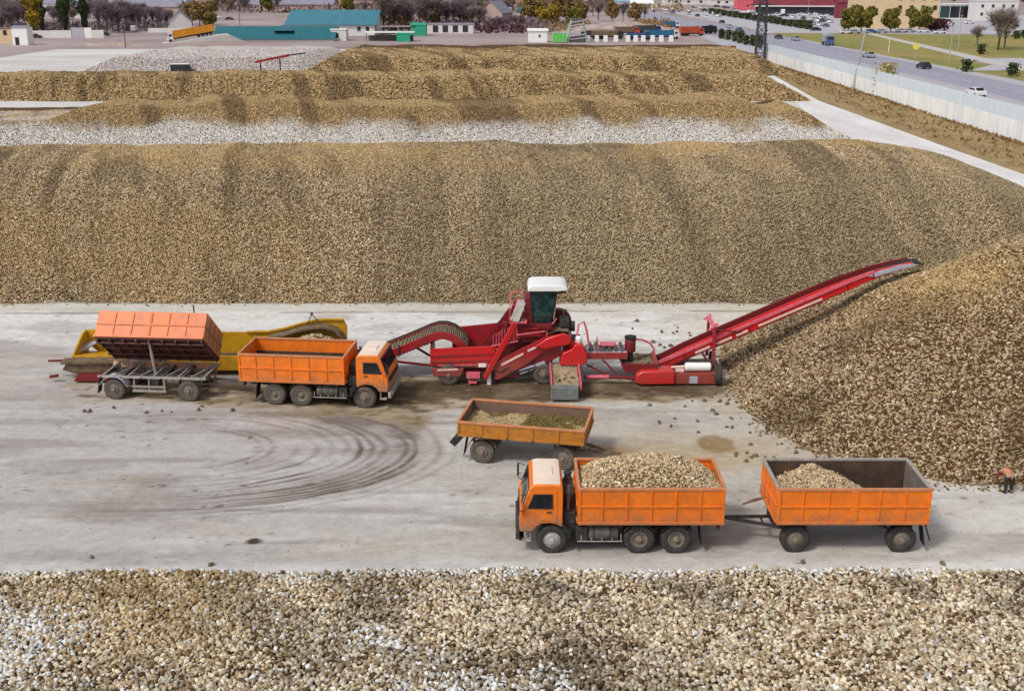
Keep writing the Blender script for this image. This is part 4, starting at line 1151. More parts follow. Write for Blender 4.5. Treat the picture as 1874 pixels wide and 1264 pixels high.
P_(MB().beam((-.4, NY - .05, .42), (1.2, NY - .05, .9), .10, .10).beam((.2, NY, .30), (2.0, NY, .55), .10, .10).box(.2, 1.9, NY + .4, FY - .4, .5, .9), 'under_frame', 'chassis')

P_(MB().prism([(-.8, .30), (.4, 1.02), (1.6, 1.72), (2.4, 2.0), (2.35, 1.45), (1.3, .85), (.3, .36)], NY - .05, NY + .02), 'lower_panel', 'red_dark', bevel=.01)
# slanting main upright, platform, rails and steps
P_(MB().beam((-1.30, NY - .30, .42), (.14, NY - .02, 3.08), .16, .24), 'slanting_upright', 'red_bright', bevel=.02)
P_(MB().beam((-.9, NY + .9, 1.4), (-.10, NY + 1.0, 3.05), .12, .14).beam((-1.5, FY - .3, 1.2), (-.1, FY - .4, 3.2), .12, .14), 'rear_upright', 'red_dark')
P_(MB().box(-.10, .72, NY + .10, NY + 1.0, 3.02, 3.10), 'platform', 'pink', bevel=.01)
P_(MB().beam((.12, NY + .14, 3.12), (.50, NY + .95, 3.95), .46, .06), 'step_plate', 'pale_steel')
hr = MB()
for (x0, y0, z0, z1) in ((-.1, NY + .1, 3.0, 4.1), (-.1, NY + 1.0, 3.0, 4.25), (.22, NY + 1.0, 3.0, 4.4), (.55, NY + 1.0, 3.0, 4.4)):
    hr.tube([(x0, y0, z0), (x0, y0, z1)], .025, 6)
hr.tube([(-.1, NY + .1, 4.1), (-.1, NY + 1.0, 4.25), (.22, NY + 1.0, 4.4), (.55, NY + 1.0, 4.4)], .025, 6)
hr.tube([(-.1, NY + .1, 3.6), (-.1, NY + 1.0, 3.65), (.55, NY + 1.0, 3.8)], .02, 6)
P_(hr, 'handrail', 'pink')
P_(MB().prism([(-.75, 2.1), (.0, 3.0), (.55, 3.3), (.75, 3.3), (.75, 2.1)], NY + 1.1, NY + 1.2), 'side_panel', 'red', bevel=.01)
P_(MB().box(.45, 2.05, 51.75, 53.1, 1.9, 2.88), 'cab_base', 'red_dark', bevel=.04)
P_(MB().box(.50, 1.75, 51.62, 51.74, 2.25, 2.55).box(.5, 2.1, 51.55, 51.7, 2.62, 2.70), 'base_beam', 'red')
P_(MB().box(.60, 1.0, 51.9, 53.0, 2.88, 4.1), 'cab_back', 'red_dark', bevel=.03)
# operator cab: tall tapering glass box, white roof
def ring(z, x0, x1, y0, y1): return [(x0, y0, z), (x1, y0, z), (x1, y1, z), (x0, y1, z)]
cv = ring(2.90, 1.05, 1.80, 51.80, 52.85) + ring(3.25, .98, 1.95, 51.72, 52.95) + ring(4.52, .88, 2.15, 51.65, 53.0)
cf = [(3, 2, 1, 0), (8, 9, 10, 11)]
for r_ in (0, 4):
    for k in range(4): cf.append((r_ + k, r_ + (k + 1) % 4, r_ + 4 + (k + 1) % 4, r_ + 4 + k))
cabin = P_(MB().add(cv, cf), 'cab_glass', 'glass_green', bevel=.04)
fr_ = MB()
for a_, b_ in ((4, 8), (5, 9), (6, 10), (7, 11), (0, 4), (1, 5)): fr_.tube([cv[a_], cv[b_]], .045, 6)
for a_ in (8, 4):
    for k in range(4): fr_.tube([cv[a_ + k], cv[a_ + (k + 1) % 4]], .035, 6)
P_(fr_, 'cab_frame', 'rubber')
P_(MB().box(1.25, 1.65, 52.0, 52.5, 3.2, 3.9), 'operator_seat', 'rubber', bevel=.05)
P_(MB().tube([(2.16, 51.70, 4.48), (2.02, 51.72, 3.1)], .03, 6), 'cab_post', 'pale_steel')
P_(MB().box(2.05, 2.55, 51.6, 51.75, 4.42, 4.50), 'work_lights', 'rubber')
rfp = [(.78, 4.54), (.74, 4.62), (.80, 4.76), (1.0, 4.84), (2.3, 4.84), (2.56, 4.76), (2.66, 4.66), (2.6, 4.58), (2.2, 4.54)]
P_(MB().prism(rfp, 51.45, 53.2), 'cab_roof', 'white', bevel=.08, smooth=True)
# drum cover and discharge at the top right of the elevator
dc = [(1.75 + 0.0, 2.55)] + [(2.28 + .66 * math.cos(q), 2.58 + .66 * math.sin(q)) for q in [R(v) for v in range(150, -21, -17)]] + [(2.85, 1.95), (2.2, 1.9)]
P_(MB().prism(dc, 52.9, 53.3), 'fan_housing', 'red_dark', bevel=.03, smooth=True)
P_(MB().ribbon([(1.7, 2.45), (2.2, 2.62), (2.7, 2.58), (2.9, 2.3)], 51.5, 52.85, .05), 'discharge_belt', 'belt')
P_(MB().tube([(1.66, 51.5, 2.1), (1.72, 51.55, 2.7), (1.95, 51.7, 2.9)], .035, 6).tube([(1.95, 51.5, 2.95), (2.15, 51.5, 3.2)], .03, 6), 'hydraulic_hose', 'pink')

# near red housing with filler neck and white filter
P_(MB().prism([(2.28, 1.05), (2.42, 1.62), (2.85, 1.80), (3.0, 2.05), (3.35, 2.05), (3.62, 1.55), (3.62, 1.15), (3.35, .98), (2.5, .98)], 50.95, 51.75), 'engine_housing', 'red_bright', bevel=.05, smooth=True)
P_(MB().lathe([(.001, 0), (.15, 0), (.17, .05), (.17, .22), (.10, .30), (.001, .31)], (3.22, 51.4, 2.05), 'z', 16), 'air_filter', 'white', smooth=True)
P_(MB().tube([(3.10, 51.5, 2.2), (3.22, 51.7, 2.85), (3.48, 51.8, 2.95), (3.62, 51.8, 2.5), (3.75, 51.8, 1.7)], .05, 8), 'bent_pipe', 'pink', smooth=True)
P_(MB().lathe([(.001, -.12), (.26, -.12), (.26, .12), (.001, .12)], (2.95, 52.4, 2.55), 'x', 18), 'tension_roller', 'chassis', smooth=True)
P_(MB().box(2.5, 3.4, 51.8, 53.2, .7, 1.9), 'gear_case', 'chassis', bevel=.05)
# soil return conveyor towards the camera
P_(MB().ribbon([(0, 0)], 0, 0, 0) if False else MB().prism([(48.95, .72), (51.3, 1.0), (51.3, .90), (48.95, .62)], 1.92, 3.12, 'yz'), 'soil_belt', 'mud')
for x in (1.84, 3.20):
    P_(MB().prism([(48.85, .84), (51.3, 1.14), (51.3, .84), (48.85, .52)], x - .04, x + .04, 'yz'), 'belt_side', 'pink', bevel=.01)
P_(MB().prism([(48.55, .14), (48.95, .10), (49.05, .66), (48.80, .82), (48.62, .70)], 1.80, 3.08, 'yz'), 'soil_chute', 'grey_box', bevel=.04)
P_(MB().beam((1.9, 50.8, .0), (1.9, 50.8, .8), .08, .08).beam((3.15, 50.8, .0), (3.15, 50.8, .8), .08, .08), 'belt_leg', 'red_dark')
gd = MB()
for k in range(7): gd.beam((2.2 + k * .2, 50.9, 1.0), (2.25 + k * .2, 50.88, .70), .12, .03)
P_(gd, 'rubber_strips', 'grey_box')

# hoses, cables, guards and lumps of soil lying on the machine
hz = MB(); hr2 = random.Random(5)
for k in range(16):
    a = Vector((hr2.uniform(-1, 3.2), NY + hr2.uniform(-.12, .05), hr2.uniform(.5, 1.9))); b_ = a + Vector((hr2.uniform(-.9, .9), hr2.uniform(-.05, .05), hr2.uniform(-.3, .3)))
    hz.tube([a, (a + b_) / 2 + Vector((0, -.06, -.16)), b_], .022, 5)
P_(hz, 'hydraulic_hoses', 'rubber')
gz = MB()
for (x0, z0, x1, z1) in ((-3.6, .95, -.9, 1.0), (-1.0, 1.95, .3, 2.2), (.2, 2.5, 1.6, 2.7), (2.1, .75, 3.4, .8)):
    gz.beam((x0, NY - .05, z0), (x1, NY - .05, z1), .05, .05)
for k in range(9): gz.beam((-.9 + k * .14, NY - .03, 1.9 + k * .05), (-.9 + k * .14, NY - .03, 2.5 + k * .07), .03, .03)
P_(gz, 'guard_rails', 'pink')
lz = MB()
for k in range(90):
    q = hr2.choice([(hr2.uniform(-3.8, -.9), hr2.uniform(51.4, 53.3), .98), (hr2.uniform(3.7, 5.5), hr2.uniform(51.75, 52.7), 1.45), (hr2.uniform(5.6, 6.9), hr2.uniform(51.4, 53.1), .90), (hr2.uniform(2.0, 3.1), hr2.uniform(49.1, 50.9), .86), (hr2.uniform(-.1, .7), NY + hr2.uniform(.15, .9), 3.13)])
    r0 = hr2.uniform(.04, .09); lz.lathe([(.001, -r0), (r0 * .9, -r0 * .4), (r0, .2 * r0), (.001, r0 * .8)], q, 'z', 7)
P_(lz, 'soil_lumps', 'mud_steel')
P_(MB().box(.35, .95, NY + .55, NY + .95, 2.1, 2.9).box(1.2, 1.9, NY + .2, NY + .5, 2.72, 2.95).box(-.45, -.1, NY + 1.0, NY + 1.3, 2.2, 2.8), 'control_boxes', 'red_dark', bevel=.02)
P_(MB().box(2.3, 2.75, 51.8, 52.6, 2.7, 3.05).tube([(2.5, 52.0, 3.05), (2.5, 52.0, 3.45), (2.65, 52.0, 3.5)], .05, 8), 'exhaust', 'chassis')

# bridge to the stacker
P_(MB().box(3.63, 5.62, 51.55, 51.70, 1.12, 1.42).box(3.63, 5.62, 52.8, 52.95, 1.12, 1.42), 'bridge_beam', 'red', bevel=.015)
P_(MB().box(3.64, 5.6, 51.72, 52.78, 1.36, 1.42), 'bridge_belt', 'lavender')
rl = MB()
for k in range(6): rl.lathe([(.001, -.5), (.09, -.5), (.09, .5), (.001, .5)], (3.85 + k * .3, 52.3, 1.53), 'y', 10)
P_(rl, 'bridge_rollers', 'chassis_dust', smooth=True)
P_(MB().box(4.35, 5.05, 52.0, 52.6, 1.66, 1.70).tube([(4.2, 51.8, 1.42), (4.2, 51.8, 1.85), (4.2, 52.8, 1.85), (4.2, 52.8, 1.42)], .03, 6), 'roller_guard', 'pink')
P_(MB().lathe([(.001, -.34), (.24, -.34), (.27, -.28), (.27, .28), (.24, .34), (.001, .34)], (5.78, 52.1, 1.68), 'z', 20), 'drive_motor', 'red_dark', smooth=True)
P_(MB().lathe([(.001, -.5), (.16, -.5), (.16, .22), (.001, .22)], (5.78, 52.1, 1.12), 'z', 16).lathe([(.001, 0), (.29, 0), (.29, .10), (.001, .14)], (5.78, 52.1, 2.02), 'z', 18), 'motor_stand', 'rubber', smooth=True)
P_(MB().tube([(5.9, 52.2, 1.95), (6.4, 52.3, 1.88), (6.8, 52.4, 1.66), (7.0, 52.4, 1.35), (7.04, 52.4, .95)], .05, 8), 'hydraulic_hose', 'pink', smooth=True)
P_(MB().prism([(5.25, 1.0), (5.45, .62), (6.9, .62), (7.1, 1.0), (7.02, 1.0), (6.85, .70), (5.5, .70), (5.33, 1.0)], 51.2, 53.3), 'transfer_hopper', 'red', bevel=.01)
P_(MB().prism([(5.25, 1.03), (5.48, .60), (6.88, .60), (7.12, 1.03)], 51.12, 51.195), 'hopper_front', 'red_dark', bevel=.01)
P_(MB().box(5.5, 6.9, 51.3, 53.2, .78, .86), 'hopper_beets_layer', 'belt')
P_(MB().tube([(3.5, 51.2, .32), (5.1, 51.1, .36), (6.1, 51.1, .30)], .09, 8).tube([(3.6, 51.3, .95), (4.7, 51.2, .40)], .05, 6).tube([(4.4, 51.6, 1.1), (5.1, 51.3, .42)], .05, 6), 'tow_frame', 'red_dark')
P_(MB().tube([(3.6, 51.15, .36), (4.7, 51.05, .40)], .10, 8), 'frame_tube', 'pink', smooth=True)

# stacker base with engine
P_(MB().prism([(5.95, .18), (6.0, .58), (6.25, .76), (7.75, .80), (7.85, .70), (7.85, .10), (6.2, .08)], 50.75, 51.65), 'engine_hood', 'red_bright', bevel=.10, smooth=True)
P_(MB().prism([(7.86, .10), (7.86, .58), (8.2, .62), (9.80, .66), (9.80, .10)], 50.85, 51.6), 'engine_deck', 'red', bevel=.02)
P_(MB().box(8.55, 8.95, 50.82, 50.845, .14, .50), 'number_plate', 'lavender')
P_(MB().box(6.3, 9.8, 51.66, 53.2, .25, .60), 'stacker_frame', 'red_dark', bevel=.02)
tk = MB().lathe([(.001, -.62), (.17, -.62), (.21, -.57), (.21, .57), (.17, .62), (.001, .62)], (8.98, 51.15, .88), 'x', 20)
tk = P_(tk, 'silencer', 'white', smooth=True)
P_(MB().box(7.9, 8.3, 51.0, 51.35, .66, .78).tube([(7.7, 51.2, .84), (8.35, 51.2, .88)], .06, 8), 'exhaust_pipe', 'stripe')
P_(MB().box(8.6, 9.7, 51.45, 51.65, .66, 1.10), 'radiator', 'chassis', bevel=.02)
for yy in (51.05, 53.1):
    wl = wheel(rm, 10.0 - RM.x, yy - RM.y, .50, .30, 'tyre', 'rim_light', False, -1)
    wl.rotation_euler = (0, 0, R(78))
P_(MB().tube([(9.75, 51.2, .5), (9.75, 53.0, .5)], .08, 8), 'wheel_axle', 'chassis')

# boom
bp_ = [(7.0, .42), (8.5, 1.10), (10.0, 1.79), (11.6, 2.53), (13.2, 3.27), (14.8, 4.00), (16.2, 4.63), (17.4, 5.13), (18.4, 5.47), (19.2, 5.70)]
BN, BF = 52.30, 53.15
P_(MB().ribbon(bp_, BN + .06, BF - .06, .06), 'boom_belt', 'belt_dark')
def side(y0, hts):
    up_ = []; dn = []
    for (x, z), (h0, h1) in zip(bp_, hts):
        up_.append((x - .18 * h0, z + h0)); dn.append((x + .18 * h1, z - h1))
    return MB().prism(up_ + dn[::-1], y0 - .05, y0 + .05)
hts = [(.22, .16), (.34, .24), (.36, .28), (.36, .28), (.36, .28), (.36, .27), (.30, .24), (.24, .18), (.16, .12), (.10, .06)]
P_(side(BN, hts), 'boom_side', 'red_bright', bevel=.015)
P_(side(BF, hts), 'boom_side', 'red_dark', bevel=.015)
def along(y, z_off, i0, i1, wd, ht, nm, m):
    b = MB()
    for i in range(i0, i1):
        (xa, za), (xb, zb) = bp_[i], bp_[i + 1]
        b.beam((xa, y, za + z_off), (xb, y, zb + z_off), wd, ht)
    return P_(b, nm, m, bevel=.006)
along(BN - .08, .20, 0, 7, .06, .16, 'boom_flange', 'pink')
along(BN - .08, -.22, 0, 6, .06, .06, 'lower_flange', 'red')
P_(MB().beam((12.0, BN - .115, 2.62), (15.0, BN - .115, 3.99), .03, .10), 'boom_stripe', 'stripe')
for xa, za, xb, zb in ((9.0, 1.24, 9.7, 1.56), (10.0, 1.70, 10.75, 2.04), (10.95, 2.13, 11.5, 2.38)):
    P_(MB().beam((xa, BN - .115, za), (xb, BN - .115, zb), .03, .11), 'boom_stripe', 'stripe')
gp = MB()
for i in range(1, 8):
    x, z = bp_[i]; gp.beam((x, BN - .07, z - .22), (x - .08, BN - .07, z + .2), .05, .06)
P_(gp, 'boom_gusset', 'red_dark')
along(BF + .02, .30, 2, 6, .08, .16, 'wind_guard', 'belt_dark')
along(BF + .04, .22, 0, 3, .08, .10, 'cable_tray', 'chassis')
P_(MB().prism([(16.9, 5.10), (17.6, 5.36), (18.6, 5.66), (19.25, 5.74), (19.3, 5.62), (18.6, 5.44), (17.5, 5.08)], BN - .10, BN - .055), 'tip_guard', 'lavender', bevel=.01)
P_(MB().ribbon([(18.8, 5.62), (19.3, 5.74), (19.6, 5.76), (19.75, 5.66)], BN, BF, .07), 'tip_flap', 'rubber')
cl_ = MB()
for k in range(58):
    t = k / 57 * (len(bp_) - 1); i = min(int(t), len(bp_) - 2); q = t - i
    x = bp_[i][0] * (1 - q) + bp_[i + 1][0] * q; z = bp_[i][1] * (1 - q) + bp_[i + 1][1] * q
    cl_.box(x - .03, x + .03, BN + .1, BF - .1, z + .002, z + .08)
P_(cl_, 'belt_cleats', 'chassis')
# lifting mast
P_(MB().beam((9.85, 51.9, .6), (9.85, 52.05, 2.55), .14, .14).beam((9.85, 53.75, .6), (9.85, 53.75, 2.55), .14, .14), 'mast_post', 'red')
P_(MB().beam((9.85, 52.0, 2.58), (9.85, 53.8, 2.58), .16, .18).beam((9.55, 52.0, 2.45), (10.0, 52.0, 2.80), .12, .10).beam((9.6, 53.7, 2.5), (9.95, 53.7, 2.75), .10, .10), 'mast_head', 'pink', bevel=.02)
P_(MB().tube([(9.7, 52.0, .7), (9.3, 52.1, 1.3)], .06, 8).tube([(9.9, 51.95, 2.5), (11.2, 52.2, 2.30)], .04, 6), 'lift_cylinder', 'red_dark')
P_(MB().beam((7.6, 52.0, .55), (9.0, 52.1, 1.2), .10, .10).beam((9.0, 53.7, .55), (11.0, 53.6, 2.1), .10, .10), 'boom_brace', 'red_dark')

# ------------------------------------------------------------------ person bent over at the foot of the right pile
PP = at(1846, 904)
M['skin'] = mat('skin', (0.42, 0.24, 0.17), 0.55, 0.08)
M['jacket'] = mat('faded_orange_jacket', (0.56, 0.23, 0.13), 0.8, 0.15, 8.0, dirt=(0.5, 0.16, 0.09), dirt_amt=0.5, dirt_scale=5)
M['jacket_dark'] = mat('maroon_sleeve_cloth', (0.20, 0.035, 0.03), 0.85, 0.2, 8.0)
M['trousers'] = mat('black_trousers', (0.022, 0.02, 0.016), 0.9, 0.3, 8.0)
M['hair'] = mat('dark_hair', (0.03, 0.02, 0.015), 0.8, 0.2)
pe = thing('person', 'person in a pinkish orange jacket and black trousers, bent over by the right pile', 'person', PP + Vector((0, .1, 0)), R(8)); pe.scale = (.86, .86, .86)


def skin(name, nodes, edges, m, root, sub=2, parent=None):
    me = bpy.data.meshes.new(name); me.from_pydata([n[:3] for n in nodes], edges, [])
    o = bpy.data.objects.new(name, me); COL.objects.link(o); o.parent = parent or root
    me.materials.append(M[m])
    bpy.context.view_layer.objects.active = o
    md = o.modifiers.new('skin', 'SKIN'); md.use_smooth_shade = True
    for i, n in enumerate(nodes):
        rr = n[3]
        me.skin_vertices[0].data[i].radius = (rr, n[4] if len(n) > 4 else rr)
    me.skin_vertices[0].data[0].use_root = True
    s_ = o.modifiers.new('sub', 'SUBSURF'); s_.levels = 1; s_.render_levels = sub
    return o


# local: feet at the origin, body leaning away (+y) over the beets
body_nodes = [(0, .0, .88, .15, .13), (0, .22, .95, .15, .12), (0, .44, .92, .16, .12), (0, .56, .86, .07), (0, .62, .82, .06), (0, .69, .76, .095), (0, .74, .68, .085),
              (-.11, .0, .84, .10), (-.13, .04, .50, .075), (-.14, -.03, .12, .055), (-.14, .10, .05, .045),
              (.11, .0, .84, .10), (.13, .03, .50, .075), (.15, -.06, .12, .055), (.16, .07, .05, .045),
              (-.19, .46, .90, .07), (-.27, .50, .66, .055), (-.26, .60, .44, .042), (-.25, .64, .38, .035),
              (.19, .46, .90, .07), (.28, .49, .66, .055), (.24, .60, .44, .042), (.22, .65, .38, .035)]
body_edges = [(0, 1), (1, 2), (2, 3), (3, 4), (4, 5), (5, 6), (0, 7), (7, 8), (8, 9), (9, 10), (0, 11), (11, 12), (12, 13), (13, 14), (2, 15), (15, 16), (16, 17), (17, 18), (2, 19), (19, 20), (20, 21), (21, 22)]
body = skin('body', body_nodes, body_edges, 'skin', pe)
for s, hx_ in ((-1, -.25), (1, .22)):
    hm = MB()
    for k, (dx, ln) in enumerate([(-.03, .075), (-.01, .085), (.01, .08), (.03, .065)]):
        hm.tube([(hx_ + dx, .65, .38), (hx_ + dx * 1.2, .67, .34), (hx_ + dx * 1.1, .655, .38 - ln)], [.010, .009, .007], 6)
    hm.tube([(hx_ - s * .03, .64, .38), (hx_ - s * .055, .63, .34), (hx_ - s * .05, .62, .31)], [.011, .010, .008], 6)
    hm.build('fingers', M['skin'], body, smooth=True)
skin('jacket', [(0, .0, .90, .20, .175), (0, .22, .96, .195, .16), (0, .44, .93, .20, .15), (0, .55, .87, .09)], [(0, 1), (1, 2), (2, 3)], 'jacket', pe)
for s in (-1, 1):
    skin('sleeve', [(s * .14, .44, .91, .10), (s * .24, .47, .78, .085), (s * .28, .49, .66, .075), (s * .25, .58, .48, .06)], [(0, 1), (1, 2), (2, 3)], 'jacket_dark' if s < 0 else 'jacket', pe)
    skin('trouser_leg', [(s * .10, 0, .86, .125), (s * .13, .035, .50, .095), (s * .145, -.045, .14, .08)], [(0, 1), (1, 2)], 'trousers', pe)
    MB().prism([(-.06, 0), (.20, 0), (.20, .05), (.10, .10), (.04, .16), (-.06, .16)], s * .15 - .05, s * .15 + .05, 'yz').build('boot', M['rubber'], pe, bevel=.02)
hr_ = MB().lathe([(.001, .105), (.06, .095), (.10, .05), (.108, 0), (.10, -.04)], (0, 0, 0), 'z', 16).build('hair', M['hair'], pe, smooth=True)
hr_.location = (0, .70, .77); hr_.rotation_euler = (R(-55), 0, 0)
fc = MB()
for s in (-1, 1):
    fc.lathe([(.001, .012), (.012, .006), (.012, 0), (.001, 0)], (s * .032, .79, .66), 'y', 8)
fc.box(-.012, .012, .78, .825, .62, .65).box(-.025, .025, .775, .80, .595, .605)
fc.build('face', M['skin'], body)

# ------------------------------------------------------------------ loose beets lying about
M['loose'] = mat('soiled_beet', (0.16, 0.12, 0.075), 0.9, 0.5, 6.0)


def beet_mesh():
    b = MB().lathe([(.001, .085), (.04, .08), (.062, .045), (.066, 0), (.05, -.045), (.025, -.085), (.004, -.12)], (0, 0, 0), 'z', 12)
    return b


loose_src = None
def loose(n, fn, label, group, smin=.8, smax=1.3):
    global loose_src
    for k in range(n):
        x, y = fn()
        if loose_src is None:
            loose_src = beet_mesh().build('loose_beet', M['loose'], smooth=True); o = loose_src
        else:
            o = loose_src.copy(); COL.objects.link(o)
        s = random.uniform(smin, smax)
        o.scale = (s, s, s); o.location = (x, y, .05 * s); o.rotation_euler = (R(random.uniform(60, 120)), random.uniform(0, 3), random.uniform(0, 6.28))
        tag(o, label, 'beet', group)


loose(17, lambda: (random.gauss(8.6, 1.1), random.gauss(58.5, 1.9)), 'dark beet lying on the pale concrete behind the red boom', 'beets dropped behind the boom', .9, 1.5)
loose(32, lambda: (random.gauss(9.4, 1.3), random.gauss(47.6, 1.8)), 'dark beet lying on the concrete at the left foot of the right pile', 'beets at the left foot of the right pile', .8, 1.3)
loose(9, lambda: (random.uniform(-20, -12), random.gauss(47.4, .5)), 'dark beet or clod on the concrete below the tipping trailer', 'clods below the tipping trailer', .7, 1.5)
loose(14, lambda: (random.uniform(9, 13), random.gauss(42.3, .5)), 'dark beet lying on the concrete behind the nearest trailer', 'beets behind the nearest trailer', .8, 1.3)
loose(4, lambda: (random.uniform(-15, 18), random.gauss(33.9, .4)), 'dark beet lying along the edge of the nearest pile', 'beets along the nearest pile', .8, 1.3)


# ------------------------------------------------------------------ background: wall, poles, buildings, trees, cars
M['wall_white'] = mat('whitewashed_concrete', (0.89, 0.90, 0.91), 0.85, 0.06, 0.5, dirt=(0.42, 0.42, 0.44), dirt_amt=0.55, dirt_scale=0.45, stretch=(1, 1, .25))
M['wall_blue'] = mat('pale_blue_sheet', (0.68, 0.77, 0.85), 0.6, 0.12, 0.5, dirt=(0.34, 0.38, 0.42), dirt_amt=0.5, dirt_scale=0.5, stretch=(1, 1, .2))
M['pole_grey'] = mat('grey_concrete_pole', (0.38, 0.37, 0.35), 0.85, 0.2, 2)
M['steel_dark'] = mat('dark_lattice_steel', (0.05, 0.055, 0.06), 0.6, 0.3, 2)
M['teal'] = mat('teal_roof_sheet', (0.012, 0.125, 0.16), 0.6, 0.15, 0.4, dirt=(0.03, 0.16, 0.20), dirt_amt=0.5, dirt_scale=0.15, stretch=(3, .3, .3))
M['teal_pale'] = mat('pale_teal_roof_sheet', (0.045, 0.19, 0.255), 0.6, 0.15, 0.4, dirt=(0.08, 0.24, 0.31), dirt_amt=0.5, dirt_scale=0.15, stretch=(3, .3, .3))
M['plaster'] = mat('white_plaster', (0.68, 0.66, 0.64), 0.9, 0.1, 0.6)
M['plaster_yellow'] = mat('cream_yellow_plaster', (0.66, 0.50, 0.30), 0.9, 0.10, 0.3, dirt=(0.55, 0.38, 0.27), dirt_amt=0.5, dirt_scale=0.12)
M['plaster_pink'] = mat('pinkish_plaster', (0.50, 0.36, 0.32), 0.9, 0.15, 0.4)
M['window_dark'] = mat('dark_window', (0.03, 0.03, 0.035), 0.2, 0.2)
M['maroon_roof'] = mat('maroon_roof_sheet', (0.20, 0.025, 0.04), 0.6, 0.3, 0.2)
M['slate_roof'] = mat('grey_lavender_roof', (0.26, 0.25, 0.31), 0.8, 0.25, 0.3)
M['blue_roof'] = mat('pale_blue_roof', (0.22, 0.40, 0.50), 0.6, 0.2, 0.3)
M['brown_roof'] = mat('rusty_brown_roof', (0.22, 0.13, 0.10), 0.8, 0.3, 0.3)
M['green_paint'] = mat('green_paint', (0.02, 0.34, 0.21), 0.5, 0.15, 1)
M['lime_paint'] = mat('lime_green_paint', (0.16, 0.62, 0.10), 0.5, 0.15, 1)
M['pale_green'] = mat('pale_green_paint', (0.34, 0.50, 0.42), 0.6, 0.3, 1)
M['blue_paint'] = mat('blue_paint', (0.02, 0.15, 0.30), 0.45, 0.2, 1)
M['orange_red'] = mat('orange_red_paint', (0.50, 0.075, 0.03), 0.5, 0.25, 1, dirt=(0.2, 0.05, 0.03), dirt_amt=0.5)
M['truck_yellow'] = mat('orange_yellow_paint', (0.62, 0.24, 0.01), 0.5, 0.15, 1)
M['sign_yellow'] = mat('yellow_sign', (0.75, 0.65, 0.12), 0.5, 0.05)
M['bark'] = mat('bark', (0.07, 0.05, 0.045), 0.95, 0.3, 3)
M['leaf_olive'] = mat('olive_leaves', (0.17, 0.145, 0.02), 0.8, 0.55, 0.9)
M['leaf_yellow'] = mat('yellow_leaves', (0.32, 0.22, 0.02), 0.8, 0.5, 0.5)
M['leaf_pale'] = mat('pale_yellow_leaves', (0.42, 0.36, 0.16), 0.8, 0.4, 0.8)
M['leaf_dark'] = mat('dark_green_leaves', (0.05, 0.065, 0.02), 0.8, 0.5, 0.7)
M['leaf_rust'] = mat('rusty_leaves', (0.25, 0.16, 0.06), 0.85, 0.5, 0.5)
M['twig'] = mat('purple_brown_twigs', (0.20, 0.145, 0.16), 0.95, 0.5, 0.4)
M['twig_grey'] = mat('grey_brown_twigs', (0.25, 0.20, 0.18), 0.95, 0.4, 0.4)
M['hedge_red'] = mat('dark_red_hedge', (0.08, 0.018, 0.03), 0.9, 0.5, 0.6)
M['rubble'] = mat('pinkish_rubble', (0.46, 0.36, 0.32), 0.95, 0.45, 0.35, dirt=(0.18, 0.13, 0.11), dirt_amt=0.7, dirt_scale=0.25, bump=0.8, bscale=0.8)

# wall along the road
wl = thing('boundary_wall', 'long white and pale blue concrete wall between the dry grass verge and the road', 'wall', (61.3, 66, 0))
WB = lambda mb, n, m, **k: mb.build(n, M[m], wl, off=wl.location, **k)
pm = MB(); pb = MB()
for k in range(36):
    y0 = 66 + 6 * k
    pm.box(61.24, 61.36, y0 + .005, y0 + 5.995, 0, 2.5); pb.box(61.26, 61.34, y0 + .005, y0 + 5.995, 2.51, 4.25)
WB(pm, 'wall_panel', 'wall_white'); WB(pb, 'upper_panel', 'wall_blue')
for k in range(37):
    y0 = 66 + 6 * k
    WB(MB().box(61.23, 61.37, y0 - .08, y0 + .08, 0, 4.27), 'post', 'wall_blue')
w2 = MB().prism([(61.3, 281.5), (49, 304), (49.2, 304.1), (61.5, 281.6)], 0, 1.7, 'xy').build('low_wall', M['lavender'])
tag(w2, 'low lavender grey wall behind the lattice pylon, turning off the end of the long white wall', 'wall')

# lattice pylon
py = thing('lattice_pylon', 'dark tall lattice steel pylon standing at the far end of the white wall', 'pylon', (61.2 - 1.6, 277.5, 0))
mb = MB(); leg = [(-1.15, -.9), (1.15, -.9), (1.15, .9), (-1.15, .9)]
HP = 19.0
P3 = lambda i, z: (leg[i][0] * (1 - .35 * z / HP), leg[i][1] * (1 - .35 * z / HP), z)
for i in range(4):
    MB().beam(P3(i, 0), P3(i, HP), .24, .24).build('leg', M['steel_dark'], py)
for k in range(9):
    z0, z1 = k * HP / 9, (k + 1) * HP / 9
    for i in range(4):
        j = (i + 1) % 4
        mb.beam(P3(i, z0), P3(j, z1), .12, .12); mb.beam(P3(j, z0), P3(i, z1), .12, .12); mb.beam(P3(i, z1), P3(j, z1), .12, .12)
mb.build('lattice', M['steel_dark'], py)
MB().beam((-3.2, 0, 13.2), (3.2, 0, 13.2), .22, .25).beam((-2.6, 0, 16.8), (2.6, 0, 16.8), .22, .25).build('cross_arm', M['steel_dark'], py)


def pole(name, label, cat, p, h, r, m='pole_grey', arm=None, lean=0.0, extra=None):
    t = thing(name, label, cat, p)
    MB().tube([(0, 0, 0), (lean, 0, h)], [r, r * .6], 8).build('pole', M[m], t, smooth=True)
    if arm:
        MB().beam((lean - arm, 0, h - .15), (lean + arm, 0, h - .15), .12, .14).build('cross_arm', M[m], t)
    return t


